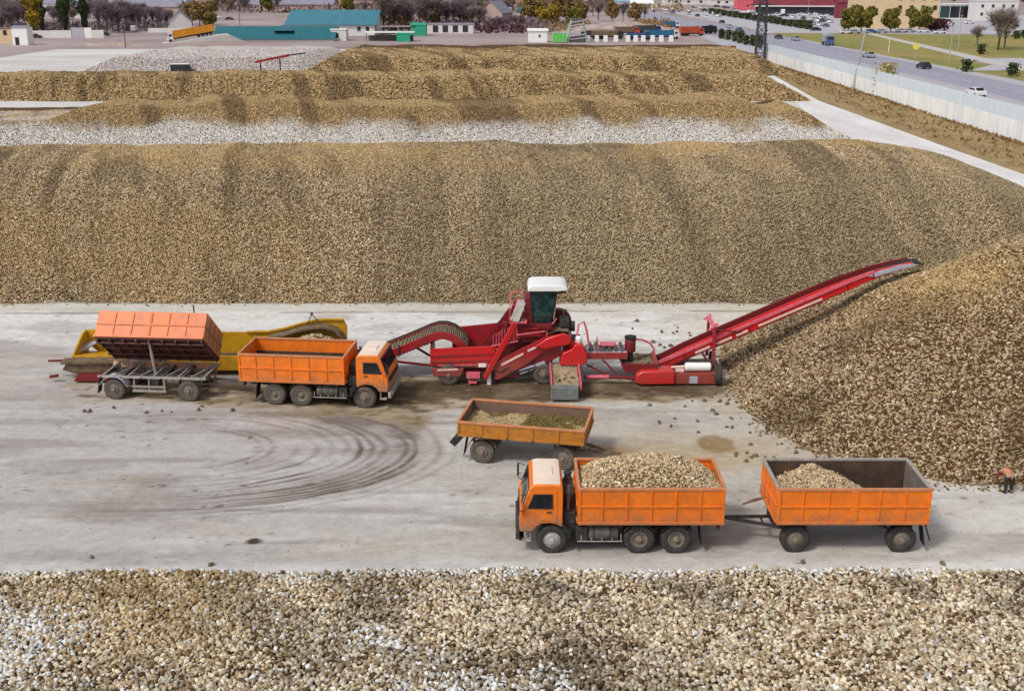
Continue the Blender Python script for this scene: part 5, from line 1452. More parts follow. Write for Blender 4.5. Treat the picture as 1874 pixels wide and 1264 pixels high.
pole('utility_pole', 'leaning grey utility pole standing against the white wall', 'pole', (60.9, 204.5, 0), 10.2, .27, 'pole_grey', .7, 1.3)
for lab, px, py_, h in [('thin dark pole between the white walls and the bare trees at left', 230, 88, 15), ('thin dark pole rising beside the teal shed roofs', 441, 72, 14),
                        ('slim pale lamp post on the lawn left of the small bare tree', 1753, 92, 9.5), ('slim lamp post at the edge of the lawn, near the yellow round sign', 1737, 112, 8.5),
                        ('white pole beside the white wall panels at far left', 173, 56, 11), ('thin pole among the parked cars right of the pylon', 1477, 45, 11), ('pale lamp post in front of the cream building', 1622, 60, 8.5)]:
    pole('lamp_post', lab, 'lamp post', at(px, py_), h, .13, 'steel_dark' if 'dark' in lab else 'pole_grey', .35)
ps = pole('short_post', 'short pale post with flat top on the lawn beside the road', 'post', at(1626, 97), 3.6, .13, 'plaster', .3)
sg = thing('road_sign', 'yellow round sign on a grey post at the side street corner', 'sign', at(1673, 116))
MB().tube([(0, 0, 0), (0, 0, 3.2)], .07, 6).build('post', M['pole_grey'], sg)
sb = MB().lathe([(.001, -.03), (.75, -.03), (.75, .03), (.001, .03)], (0, -.1, 3.8), 'y', 20).build('sign_disc', M['sign_yellow'], sg)


def building(name, label, cat, p, w_, d, h, rz=0, wallm='plaster', roofm='slate_roof', gable=0.0, wins=(), winsize=(1.2, 1.5), door=None, over=.4, ridge='x', flat_band=None):
    """p = middle of the front (near) wall; gable = ridge height above the eaves"""
    t = thing(name, label, cat, p, rz)
    if gable and ridge == 'y':
        MB().prism([(-w_ / 2, 0), (-w_ / 2, h), (0, h + gable), (w_ / 2, h), (w_ / 2, 0)], 0, d).build('wall', M[wallm], t)
    elif gable:
        MB().prism([(0, 0), (0, h), (d / 2, h + gable), (d, h), (d, 0)], -w_ / 2, w_ / 2, 'yz').build('wall', M[wallm], t)
    else:
        MB().box(-w_ / 2, w_ / 2, 0, d, 0, h).build('wall', M[wallm], t)
    rf = MB(); th = .18
    if gable and ridge == 'x':
        sl = gable / (d / 2)
        rf.prism([(-over, h - over * sl + .02), (d / 2, h + gable + .02), (d + over, h - over * sl + .02), (d + over, h - over * sl + th), (d / 2, h + gable + th + .05), (-over, h - over * sl + th)], -w_ / 2 - over, w_ / 2 + over, 'yz')
    elif gable:
        sl = gable / (w_ / 2)
        rf.prism([(-w_ / 2 - over, h - over * sl + .02), (0, h + gable + .02), (w_ / 2 + over, h - over * sl + .02), (w_ / 2 + over, h - over * sl + th), (0, h + gable + th + .05), (-w_ / 2 - over, h - over * sl + th)], -over, d + over)
    else:
        rf.box(-w_ / 2 - over, w_ / 2 + over, -over, d + over, h + .003, h + .3)
    rf.build('roof', M[roofm], t)
    if flat_band:
        MB().box(-w_ / 2 - over - .02, w_ / 2 + over + .02, -over - .25, -over - .002, h - flat_band[1], h + .32).build('fascia', M[flat_band[0]], t)
    for (x, z) in wins:
        f_ = MB().box(x - winsize[0] / 2, x + winsize[0] / 2, -.05, .002, z - winsize[1] / 2, z + winsize[1] / 2).build('window', M['window_dark'], t)
        a, b_ = winsize[0] / 2, winsize[1] / 2
        MB().box(x - a - .12, x + a + .12, -.10, -.003, z - b_ - .14, z - b_ - .003).build('sill', M['plaster'], f_)
    if door:
        MB().box(door[0] - .6, door[0] + .6, -.06, .002, 0, 2.3).build('door', M['window_dark'], t)
    return t


# teal roofed sheds
b1 = building('teal_shed', 'low long shed with a dark teal roof, front one of the two teal buildings', 'shed', at(500, 76), 39, 15, .8, R(-1), 'plaster', 'teal', 3.4, over=.5)
MB().prism([(-.5, 3.2), (2.8, 5.0), (6.1, 3.2)], 2.0, 7.0, 'xz').build('roof_gable', M['teal_pale'], b1)
building('teal_hall', 'taller hall with a pale teal pitched roof behind the low teal shed', 'hall', at(606, 66), 31, 26, 3.9, R(-1), 'plaster', 'teal_pale', 4.4, wins=[(10, 2.4), (13, 2.4)], over=.8)
building('gatehouse', 'small white gatehouse with dark openings at the right end of the teal sheds', 'hut', at(620, 75), 5, 5, 3.4, 0, 'plaster', 'white', 0, wins=[(-.6, 1.7)], over=.2)
# open canopy and green kiosk
cn = thing('canopy', 'long white flat canopy roof on posts right of the teal hall', 'canopy', at(715, 76))
MB().box(-8.2, 7.6, 0, 4, 2.6, 3.0).build('canopy_roof', M['white'], cn)
for x in (-7.8, -3, 2, 7.2): MB().beam((x, .3, 0), (x, .3, 2.59), .22, .22).build('post', M['steel_dark'], cn)
MB().box(-7.5, 7, 3.2, 3.6, 0, 1.7).build('counter', M['chassis_dust'], cn)
c2 = thing('canopy', 'grey roofed canopy behind the white flat canopy', 'canopy', at(715, 66))
MB().box(-9, 9, 0, 5, 3.0, 3.3).build('canopy_roof', M['pale_steel'], c2)
for x in (-8.6, 0, 8.6): MB().beam((x, .3, 0), (x, .3, 2.99), .22, .22).build('post', M['steel_dark'], c2)
building('green_kiosk', 'green kiosk with a white base strip left of the white building with black windows', 'kiosk', at(766, 66), 5.2, 5, 3.6, 0, 'green_paint', 'green_paint', .6, over=.15)
building('green_hut', 'small green hut under the end of the white canopy', 'kiosk', at(738, 77), 4.2, 3, 2.4, 0, 'green_paint', 'green_paint', 0, over=.1)
building('white_block', 'low white building with a row of black windows beside the green kiosk', 'building', at(824, 62), 17, 9, 3.2, 0, 'plaster', 'slate_roof', 0, wins=[(-5.4, 1.7), (-1.8, 1.7), (1.9, 1.7), (5.6, 1.7)], winsize=(2.0, 2.4), over=.2)
building('weigh_booth', 'white booth with one small dark window on the far edge of the yard', 'booth', at(984, 78), 6.0, 4.5, 3.5, 0, 'white', 'white', .5, wins=[(.6, 2.0)], winsize=(.7, .7), over=.35)
lb = thing('lime_container', 'lime green skip container next to the grey green steel structure', 'container', at(1024, 79))
MB().prism([(-2.1, .3), (-2.3, 2.9), (2.3, 2.9), (2.1, .3)], 0, 2.4).build('container_body', M['lime_paint'], lb, bevel=.05)
rb = MB()
for x in (-1.5, -.5, .5, 1.5): rb.box(x - .08, x + .08, -.09, -.002, .4, 2.8)
rb.build('rib', M['green_paint'], lb)
MB().box(-2.3, 2.3, -.06, 2.46, 2.9, 3.05).build('rim', M['pale_green'], lb)
sx_ = thing('sampling_frame', 'grey green striped steel structure with slanting legs right of the lime container', 'structure', at(1056, 78))
for x, y in ((-3.2, 0), (3.2, 0), (-3.2, 4), (3.2, 4)):
    MB().beam((x, y, 0), (x * .55, y * .6 + .8, 7.2), .35, .35).build('leg', M['pale_green'], sx_)
st_ = MB()
for k in range(6):
    z = .8 + k * 1.05
    st_.beam((-3 + .22 * k, -.1, z), (3 - .22 * k, -.1, z + .7), .28, .30)
st_.build('brace', M['lavender'], sx_)
MB().prism([(-2.6, .2), (2.9, .2), (2.4, 2.2), (-2.2, 1.6)], .6, 3.2).build('hopper_body', M['grey_box'], sx_)
MB().beam((-5, 1, .6), (-1.4, 1, 6.6), .9, .22).build('conveyor', M['pale_green'], sx_)
MB().box(-2, 2, .5, 3, 6.6, 7.3).build('head_box', M['chassis_dust'], sx_)
# bollards
src = None
ords = ['first', 'second', 'third', 'fourth', 'fifth', 'sixth', 'seventh', 'eighth', 'ninth', 'tenth']
for k, px in enumerate([1092, 1108, 1127, 1149, 1163, 1177, 1194, 1210, 1228, 1076]):
    if src is None:
        src = MB().prism([(-.75, 0), (-.62, 2.0), (.62, 2.0), (.75, 0)], -.5, .5).build('concrete_block', M['white'], bevel=.06); o = src
    else:
        o = src.copy(); COL.objects.link(o)
    o.location = at(px, 77)
    tag(o, 'white concrete block in the row before the blue truck, %s from the left' % (['first'] + ords[1:])[[0, 1, 2, 3, 4, 5, 6, 7, 8, -1][k] + 1 if k < 9 else 0], 'block', 'white concrete blocks in a row')

# left side: kiosk, walls, house
building('white_kiosk', 'tall white kiosk with a dark doorway at the far left edge', 'kiosk', at(38, 83), 4.6, 4.5, 5.0, 0, 'white', 'slate_roof', .4, door=(-.9, 0), over=.15)
building('peach_wall_hut', 'low peach coloured hut at the extreme left edge', 'hut', at(8, 80), 5.5, 4, 4.4, 0, 'plaster_yellow', 'brown_roof', 0, wins=[(.6, 3.2)], over=.2)
wp = thing('panel_wall', 'low white panel wall below the yellow poplars at left', 'wall', at(126, 70))
for k, (x0, x1, h, m) in enumerate([(-12.2, -6.5, 2.4, 'plaster'), (-6.4, .9, 2.5, 'plaster'), (1.2, 5.4, 3.4, 'lavender'), (5.5, 7.9, 3.4, 'white'), (8.0, 12.0, 2.6, 'plaster')]):
    MB().box(x0, x1, 0, .4, .0, h).build('wall_panel', M[m], wp)
tag(MB().box(-8, 9, 0, .5, 0, 1.6).build('low_wall', M['plaster']), 'pale low wall left of the orange yellow dump truck', 'wall').location = at(310, 60)
building('gable_house', 'small house with a white gable and grey roof behind the dump truck', 'house', at(330, 56), 9, 12, 3.2, R(15), 'plaster', 'slate_roof', 4.2, ridge='y', over=.4)
building('long_shed', 'pinkish long building behind the bare trees at left', 'building', at(262, 30), 40, 14, 5, 0, 'plaster_pink', 'slate_roof', 3.2, wins=[(-12, 2.6), (-4, 2.6), (4, 2.6), (12, 2.6)], over=.6)
building('blue_roofed_hall', 'wide hall with a pale blue roof at the top left', 'hall', at(255, 17), 62, 30, 4, 0, 'plaster', 'blue_roof', 5, over=.8)
building('grey_warehouse', 'long dusty lavender warehouse roof above the parked dark vehicles', 'warehouse', at(520, 21), 62, 24, 4.2, 0, 'plaster_pink', 'slate_roof', 4, over=.8)
building('white_house', 'white walled house with dark windows between the yellow poplars', 'house', at(95, 26), 20, 12, 6, 0, 'plaster', 'slate_roof', 3, wins=[(-6, 3.6), (0, 3.6), (6, 3.6)], over=.5)
building('white_house', 'pale house with small windows behind the poplars at right', 'house', at(142, 34), 7, 10, 7, 0, 'plaster', 'blue_roof', 2.5, wins=[(-1.2, 4.8)], over=.3)
building('dark_roofed_hall', 'long hall with a dark maroon roof at the top centre', 'hall', at(960, 15), 50, 22, 3.6, 0, 'plaster_pink', 'brown_roof', 4.2, over=.8)
building('grey_gable_house', 'house with a lavender grey gable right of the bare trees', 'house', at(897, 42), 12, 14, 4.5, R(-20), 'plaster_pink', 'slate_roof', 5, ridge='y', over=.5)
building('small_house', 'small pale house with a dark roof, left one above the white booth', 'house', at(923, 36), 6.5, 8, 3.4, 0, 'plaster', 'slate_roof', 2.2, wins=[(0, 1.8)], over=.4)
building('small_house', 'small pale house with a teal dark roof, right one above the white booth', 'house', at(964, 34), 9, 8, 3.2, 0, 'plaster', 'teal', 2.2, wins=[(-2, 1.8), (2, 1.8)], over=.4)

# right side buildings
building('cream_house', 'large cream yellow two storey building behind the round trees', 'building', at(1638, 52), 34, 14, 15.5, R(-4), 'plaster_yellow', 'brown_roof', 0,
         wins=[(1.2, 8.0), (5.8, 8.0), (10.4, 8.0), (15.2, 8.0), (1.2, 11.9), (5.8, 11.9), (10.4, 11.9), (15.2, 11.9)], winsize=(1.5, 1.9), door=(6.2, 0), over=.3)
building('maroon_shop', 'long low shop with a maroon roof and pale edge above the parked cars', 'shop', at(1475, 26), 58, 20, 4.4, R(-10), 'window_dark', 'maroon_roof', 5.2, over=1.2, flat_band=('plaster', .35))
building('maroon_house', 'dark maroon house with a lit yellowish front left of the cream building', 'house', at(1545, 34), 9, 10, 8, R(-10), 'maroon_roof', 'maroon_roof', 2, wins=[(1.5, 5)], over=.4)
sh = building('glass_shop', 'low shop with wide dark teal glass front and white roof, right of the cream building', 'shop', at(1745, 36), 24, 12, 7.2, R(-4), 'plaster', 'white', 0, over=.6)
for x in (-9.6, -4.7, .2, 5.1, 9.8): MB().box(x - 2.3, x + 2.3, -.06, .002, .8, 6.4).build('shop_window', M['glass_green' if x < 0 else 'glass'], sh)
building('white_house', 'white house with dark windows behind the large bare tree', 'house', at(1822, 38), 20, 12, 9, R(-4), 'plaster', 'plaster', 0, wins=[(-7, 6.8), (-2, 6.8), (3, 6.8), (7.5, 6.8), (-7, 3), (7.5, 3)], over=.3)
building('pink_shop', 'pink shop front with dark recess behind the pylon', 'shop', at(1368, 20), 14, 12, 7, 0, 'pink', 'plaster_pink', 0, wins=[(0, 3), (4, 3)], over=.3)
for lab, px, py_, w_, rm_, wm in [('hall with a bright pale blue roof at the top right of centre', 1145, 15, 30, 'blue_roof', 'plaster'), ('white flat roofed block with dark windows right of the pale blue hall', 1175, 20, 14, 'white', 'plaster'),
                              ('grey roofed building at the very top behind the shrub row', 1260, 9, 40, 'slate_roof', 'plaster'), ('pale building at the top left of the pylon', 1330, 10, 26, 'slate_roof', 'plaster'), ('brownish pitched roof at the top behind the teal hall', 640, 11, 50, 'brown_roof', 'plaster_pink'),
                              ('grey long roof at the very top between the bare trees', 420, 10, 60, 'slate_roof', 'plaster'), ('lavender roofed house at the very top left corner', 25, 18, 22, 'slate_roof', 'plaster')]:
    building('far_building', lab, 'building', at(px, py_), w_, 14, 4.5, 0, wm, rm_, 2.6, over=.6, wins=[(-w_ / 4, 2.3), (0, 2.3), (w_ / 4, 2.3)], winsize=(2.2, 1.8))

# ------------------------------------------------------------------ trees
def leaves(n, pos, size, rng):
    """n leaf clumps: crossed small quads at random attitude; pos(rng) gives a place"""
    mb = MB()
    for k in range(n):
        p = Vector(pos(rng)); s = size * rng.uniform(.6, 1.4)
        q = Euler((rng.uniform(0, 6.3), rng.uniform(0, 6.3), rng.uniform(0, 6.3))).to_matrix()
        vs = [p + q @ Vector(v) * s for v in ((-1, -.5, 0), (.2, -.7, .15), (1, .1, 0), (.3, .8, -.1), (-.7, .6, .1))]
        mb.add(vs, [(0, 1, 2, 3, 4)])
    return mb


def make_tree(name, label, h, crown_z, rx, rz_, n, size, m, tm='bark', seed=1, trunk_r=.22, shape='ball', twiggy=False):
    rng = random.Random(seed)
    t = thing(name, label, 'tree')
    tb = MB(); tb.tube([(0, 0, 0), (.1, 0, h * .3), (.05, .1, h * .6), (0, 0, h * .9)], [trunk_r, trunk_r * .8, trunk_r * .5, trunk_r * .15], 7)
    tips = []
    for k in range(9 if not twiggy else 16):
        z = h * rng.uniform(.25, .65); a = rng.uniform(0, 6.28); l = rx * rng.uniform(.5, .9)
        tip = (l * math.cos(a), l * math.sin(a), z + h * rng.uniform(.12, .32))
        tb.tube([(0, 0, z), (tip[0] * .5, tip[1] * .5, z + (tip[2] - z) * .6), tip], [trunk_r * .4, trunk_r * .25, trunk_r * .08], 5)
        tips.append(tip)
    tb.build('trunk', M[tm], t)
    cl = [(rng.uniform(-1, 1) * .6, rng.uniform(-1, 1) * .6, rng.uniform(-1, 1) * .7, rng.uniform(.35, .6)) for _ in range(14)]
    if twiggy:
        mb = MB()
        for k in range(n):
            b0 = Vector(rng.choice(tips)) if rng.random() < .6 else Vector((0, 0, h * rng.uniform(.4, .85)))
            d = Vector((rng.gauss(0, 1), rng.gauss(0, 1), rng.gauss(.9, .8))).normalized()
            e = b0 + d * rng.uniform(.5, 1.2) * size * 3
            m_ = (b0 + e) / 2 + Vector((rng.gauss(0, .1), rng.gauss(0, .1), 0)) * size
            s = d.cross(Vector((rng.gauss(0, 1), rng.gauss(0, 1), rng.gauss(0, 1)))).normalized() * .055 * size
            mb.add([b0 - s, b0 + s, m_ + s, m_ - s, e], [(0, 1, 2, 3), (3, 2, 4)])
        mb.build('crown', M[m], t)
    else:
        def pos(r_):
            while True:
                if shape == 'ball':
                    c = r_.choice(cl); v = Vector((r_.gauss(0, 1), r_.gauss(0, 1), r_.gauss(0, 1))).normalized() * c[3] * (r_.random() ** .4)
                    return ((c[0] + v.x) * rx, (c[1] + v.y) * rx, crown_z + (c[2] + v.z) * rz_)
                z = r_.uniform(-1, 1); rr = rx * (1 - abs(z) ** 2.2) * (.5 + .5 * r_.random()) * (.75 + .25 * math.sin(z * 9 + seed)); a = r_.uniform(0, 6.28)
                return (rr * math.cos(a), rr * math.sin(a), crown_z + z * rz_)
        leaves(n, pos, size, rng).build('crown', M[m], t)
    return t


def put(src, p, label, s=1.0, rz=0.0, group=None, first=[set()]):
    if src.name not in first[0]:
        first[0].add(src.name); o = src
    else:
        o = copy_tree(src)
    o['label'] = label; o.location = p; o.rotation_euler = (0, 0, rz); o.scale = (s, s, s * random.uniform(.92, 1.08))
    if group: o['group'] = group
    return o


bare = make_tree('bare_tree', 'x', 9, 6, 3.4, 3.4, 1500, .75, 'twig', seed=3, twiggy=True, trunk_r=.22)
bareg = make_tree('bare_tree', 'x', 10, 6, 3.6, 3.4, 1400, .8, 'twig_grey', seed=5, twiggy=True, trunk_r=.25)
pop = make_tree('poplar_tree', 'x', 19, 10.5, 3.6, 8.8, 2600, .5, 'leaf_yellow', seed=7, shape='column')
popd = make_tree('poplar_tree', 'x', 19, 10.5, 2.6, 8.8, 2000, .48, 'leaf_dark', seed=9, shape='column')
rnd = make_tree('round_tree', 'x', 7.4, 5.0, 4.0, 3.2, 3200, .42, 'leaf_olive', seed=13)
rust = make_tree('autumn_tree', 'x', 10, 6.3, 3.6, 3.6, 1700, .42, 'leaf_rust', seed=17)
yel = make_tree('autumn_tree', 'x', 8, 5, 3.2, 3.0, 1500, .40, 'leaf_yellow', seed=19)

put(pop, at(64, 66), 'bright yellow poplar, leftmost of the three poplars', 1.05, 0.3)
put(popd, at(121, 63), 'dark olive green poplar in the middle of the three poplars', 1.0, 1)
put(popd, at(157, 62), 'dark thin poplar, rightmost of the three poplars', .9, 2)
put(popd, at(78, 60), 'dark green poplar just behind the bright yellow poplar', .8, 3)
put(rnd, at(1553, 60), 'round olive tree, leftmost in front of the cream building', 1.0, 0)
put(rnd, at(1576, 59), 'round olive tree, second from left in front of the cream building', 1.12, 2.2)
put(rnd, at(1630, 60), 'round dark olive tree, third from left in front of the cream building', 1.0, 4.1)
put(rnd, at(1681, 58), 'round olive tree standing alone at the right of the cream building', 1.12, 5.3)
big = put(bareg, at(1826, 92), 'large bare tree with a wide crown on the lawn at right', 1.28, .5)
put(bareg, at(1788, 83), 'small bare tree left of the large one on the lawn', .62, 2.5)
put(bareg, at(1838, 88), 'slender bare tree just right of the large bare tree', .95, 4)
for k, (px, py_, s) in enumerate([(6, 66, 1.0), (22, 62, 1.1), (36, 60, 1.2), (47, 56, .9)]):
    put(bare, at(px, py_), 'purple brown bare tree in the clump above the white kiosk at far left', s, k * 1.7, 'bare trees above the white kiosk')
for k, (px, py_, s) in enumerate([(183, 60, 1.3), (196, 62, 1.2), (207, 58, 1.1), (218, 60, 1.2), (232, 57, 1.2), (243, 57, 1.0), (256, 55, .9), (268, 52, .9), (281, 52, .9), (295, 52, .8), (306, 52, .8)]):
    put(bare, at(px, py_), 'purple brown bare tree between the white panel wall and the dump truck', s, k * 1.3, 'bare trees between the white wall and the dump truck')
for k, (px, py_, s, sp_) in enumerate([(352, 47, 1.0, rust), (366, 48, 1.1, rust), (380, 46, .9, rust), (343, 45, .9, bareg)]):
    put(sp_, at(px, py_), 'brownish autumn tree behind the dump truck', s, k * 1.9, 'autumn trees behind the dump truck')
put(rnd, at(384, 52), 'small green tree at the right of the autumn trees behind the dump truck', .8, 1)
for k, (px, py_, s, sp_) in enumerate([(702, 62, 1.5, bareg), (712, 58, 1.4, rust), (722, 60, 1.5, bare), (735, 58, 1.5, rust), (748, 60, 1.3, bare)]):
    put(sp_, at(px, py_), 'tall brown tree behind the grey canopy', s, k * 2.1, 'tall brown trees behind the canopy')
for k, (px, py_, s, sp_) in enumerate([(768, 54, 1.2, bare), (781, 54, 1.3, bareg), (793, 53, 1.2, rust), (805, 53, 1.3, bare), (817, 52, 1.2, bareg), (830, 53, 1.3, bare), (842, 52, 1.3, bareg), (854, 52, 1.2, bare), (866, 53, 1.0, bareg), (878, 52, .9, bare)]):
    put(sp_, at(px, py_), 'bare grey brown tree above the white building with black windows', s, k * 1.1, 'bare trees above the white building')
for k, (px, py_, s, sp_) in enumerate([(905, 56, .6, bare), (916, 55, .6, bare), (928, 56, .55, bare), (940, 55, .6, bare), (952, 54, .6, bare)]):
    put(sp_, at(px, py_), 'low dark bare bush behind the white booth', s, k * 1.4, 'low bare bushes behind the white booth')
for k, (px, py_, s, sp_) in enumerate([(994, 48, 1.0, yel), (1008, 46, 1.1, yel), (1020, 44, 1.2, rust), (1036, 42, 1.3, rust), (1050, 48, .9, rnd), (1062, 44, 1.1, rust), (980, 40, .9, yel)]):
    put(sp_, at(px, py_), 'yellow brown autumn tree behind the lime container', s, k * 1.6, 'autumn trees behind the lime container')
put(pop, at(1100, 22), 'distant yellow tree right of the pale blue hall', .5, .6)
for k, (px, py_, s, sp_) in enumerate([(1120, 42, .9, rust), (1140, 40, .9, bare), (1163, 43, 1.0, rust), (1180, 38, .8, bareg), (1095, 38, 1.0, bareg), (1085, 30, 1.1, bare), (1110, 28, 1.1, bare)]):
    put(sp_, at(px, py_), 'brown tree beside the rubble mound, left of the road', s, k, 'brown trees beside the rubble mound')
for k in range(26):
    px, py_ = random.choice([(random.uniform(176, 315), random.uniform(38, 56)), (random.uniform(0, 52), random.uniform(40, 62)), (random.uniform(60, 175), random.uniform(42, 58))])
    put(random.choice([bare, bareg, bare]), at(px, py_), 'bare tree in the tangle of trees above the white panel wall at left', random.uniform(.8, 1.25), random.uniform(0, 6), 'tangle of bare trees at left')
for k in range(16):
    put(random.choice([bare, bareg, bareg, rust]), at(random.uniform(690, 890), random.uniform(36, 50)), 'bare tree in the rear of the tree belt above the white building', random.uniform(.9, 1.35), random.uniform(0, 6), 'rear trees above the white building')
for k in range(16):
    put(random.choice([yel, rust, bareg, rust, bare]), at(random.uniform(900, 1065), random.uniform(22, 44)), 'autumn tree in the loose group behind the booth and the lime container', random.uniform(.7, 1.2), random.uniform(0, 6), 'autumn trees behind the booth')
for k in range(66):
    px = random.choice([random.uniform(0, 1120), random.uniform(0, 700)]); py_ = random.uniform(8, 26)
    put(random.choice([bare, bareg, rust, bare, rnd]), at(px, py_), 'far off bare or brown tree among the roofs at the top of the photo', random.uniform(.7, 1.3), random.uniform(0, 6), 'far off trees among the roofs')
for k in range(16):
    put(random.choice([rnd, rust, bareg]), at(random.uniform(1120, 1874), random.uniform(4, 12)), 'far off tree behind the parked cars and shops at top right', random.uniform(.8, 1.3), random.uniform(0, 6), 'far off trees behind the shops')


def bush(name, label, p, rx, h, m, n=500, group=None, seed=1, size=.2, cat='shrub'):
    rng = random.Random(seed)
    t = thing(name, label, cat, p, 0, group)
    MB().tube([(0, 0, 0), (0, 0, h * .5)], [.1, .05], 6).build('stem', M['bark'], t)
    leaves(n, lambda r_: (rx * r_.gauss(0, .42), rx * r_.gauss(0, .42), h * (.08 + .92 * r_.random() ** .8)), size, rng).build('foliage', M[m], t)
    return t


sb1 = bush('round_shrub', 'x', (0, 0, 0), 1.7, 2.9, 'leaf_dark', 420, seed=21, size=.36)
for k in range(17):
    f = k / 16
    p = at(1302 + f * 176, 26 + 28 * f + 0 * k) if k < 15 else at(1302 + f * 176, 24 + 30 * f)
    put(sb1, p, 'small dark round shrub in the row along the far side of the road', random.uniform(.85, 1.15), k, 'round shrubs along the far side of the road')
sb2 = bush('upright_shrub', 'x', (0, 0, 0), 1.0, 3.4, 'leaf_dark', 320, seed=23, size=.30)
for k, (px, py_) in enumerate([(1320, 72), (1332, 74), (1344, 77), (1355, 80), (1366, 83), (1377, 85), (1388, 88)]):
    put(sb2, at(px, py_), 'dark upright shrub in the short row at the near side of the road', random.uniform(.9, 1.1), k, 'upright shrubs at the near side of the road')
hd = bush('red_hedge', 'dark red hedge bush at the right foot of the cream building', at(1712, 57), 5.0, 4.4, 'hedge_red', 1100, seed=25, size=.42)
hd.scale = (1.0, .5, 1.0)
bush('golden_bush', 'golden green bush leaning over the white wall beside the white car', (62.9, 193, 0), 1.8, 5.5, 'leaf_pale', 700, seed=27, size=.22)
for k, (px, py_) in enumerate([(1768, 132), (1852, 140), (1795, 100), (1860, 72), (1873, 70)]):
    bush('dark_shrub', 'dark green shrub on the lawn at right, ' + ['below the footpath', 'at the right edge near the road', 'beside the slender lamp post', 'right of the large bare tree', 'at the right edge by the white house'][k], at(px, py_), 1.3, 2.6, 'leaf_dark', 240, seed=30 + k, size=.25)

# rubble mound in the middle distance
def mound(name, label, cat, p, rx, ry, h, m, seed):
    xs = np.linspace(-rx, rx, 44); ys = np.linspace(-ry, ry, 26); X, Y = np.meshgrid(xs, ys)
    r = np.sqrt((X / rx) ** 2 + (Y / ry) ** 2)
    Z = h * np.maximum(0, 1 - r ** 1.6) * (.55 + .9 * fbm(X / 3 + seed, Y / 3, seed)) - .05
    o = grid_mesh(name, xs, ys, Z, np.ones(X.shape + (3,)) * .3, M[m]); o.location = p
    return tag(o, label, cat)


mound('rubble_mound', 'pale pinkish rubble mound behind the row of white blocks', 'mound', at(1140, 58), 26, 20, 3.4, 'rubble', 3)
mound('soil_mound', 'low brown soil mound in the bare yard at left', 'mound', at(205, 83), 11, 5, 1.1, 'rubble', 5)

# ------------------------------------------------------------------ cars, vans and lorries in the distance
M['car_white'] = mat('white_car_paint', (0.72, 0.72, 0.74), 0.25, 0.04)
M['car_silver'] = mat('silver_car_paint', (0.40, 0.42, 0.46), 0.3, 0.05, metallic=.3)
M['car_dark'] = mat('dark_car_paint', (0.025, 0.027, 0.035), 0.25, 0.1)
M['car_blue'] = mat('blue_car_paint', (0.05, 0.10, 0.24), 0.25, 0.08)
M['car_red'] = mat('red_car_paint', (0.30, 0.02, 0.025), 0.25, 0.08)


def make_car(van=False):
    t = thing('parked_van' if van else 'car', 'x', 'van' if van else 'car')
    L = 2.5 if van else 2.15
    if van: pr = [(-L, .35), (-L, 2.1), (-L + .1, 2.25), (1.2, 2.25), (1.75, 1.35), (2.4, 1.15), (2.5, .4)]
    else: pr = [(-L, .35), (-L, .82), (-2.0, .98), (-1.55, 1.02), (-1.0, 1.44), (.35, 1.46), (1.0, 1.02), (1.95, .88), (2.15, .66), (2.15, .35)]
    n = len(pr); wz = lambda z: .88 - (.14 * max(0, z - .95) / .5 if not van else .05 * max(0, z - 1.2))
    MB().add([(x, -wz(z), z) for x, z in pr] + [(x, wz(z), z) for x, z in pr], [tuple(range(n)), tuple(reversed(range(n, 2 * n)))] + [(i, i + n, (i + 1) % n + n, (i + 1) % n) for i in range(n)]).build('body', M['car_white'], t, bevel=.05)
    g = MB()
    if van:
        for s in (-1, 1): g.prism([(.6, 1.4), (.6, 2.0), (1.15, 2.0), (1.6, 1.4)], s * .86 - .03, s * .86 + .03)
        g.add([(1.27, -.75, 2.16), (1.27, .75, 2.16), (1.76, .8, 1.38), (1.76, -.8, 1.38)], [(0, 1, 2, 3)])
    else:
        for s in (-1, 1): g.prism([(-1.35, 1.05), (-.95, 1.36), (.32, 1.38), (.82, 1.05)], s * .80 - .06, s * .80 + .06)
        g.prism([(.45, 1.41), (.50, 1.44), (1.02, 1.06), (.96, 1.03)], -.66, .66); g.prism([(-1.08, 1.42), (-1.02, 1.46), (-1.55, 1.08), (-1.60, 1.04)], -.66, .66)
    g.build('windows', M['glass'], t)
    for x in (-1.4, 1.35):
        for s in (-1, 1):
            MB().lathe([(.12, -.1), (.31, -.1), (.33, 0), (.31, .1), (.12, .1), (.001, .06), (.001, -.06), (.12, -.1)], (x, s * .82, .33), 'y', 14).build('wheel', M['rubber'], t)
    for s in (-1, 1): MB().box(L - .02, L + .03, s * .62 - .16, s * .62 + .16, .62, .76).build('headlight', M['lamp'], t)
    return t


car0 = make_car(); van0 = make_car(True); firsts = set()


def place_car(px, py_, paint, rz, label, cat=None, src=car0, group=None, s=1.0, p=None):
    if src.name not in firsts: firsts.add(src.name); o = src
    else: o = copy_tree(src)
    o.location = p if p is not None else at(px, py_); o.rotation_euler = (0, 0, R(rz)); o['label'] = label; o.scale = (s, s, s)
    if group: o['group'] = group
    for c in kids(o):
        if c.name.startswith('body'):
            c.material_slots[0].link = 'OBJECT'; c.material_slots[0].material = M[paint]
    return o


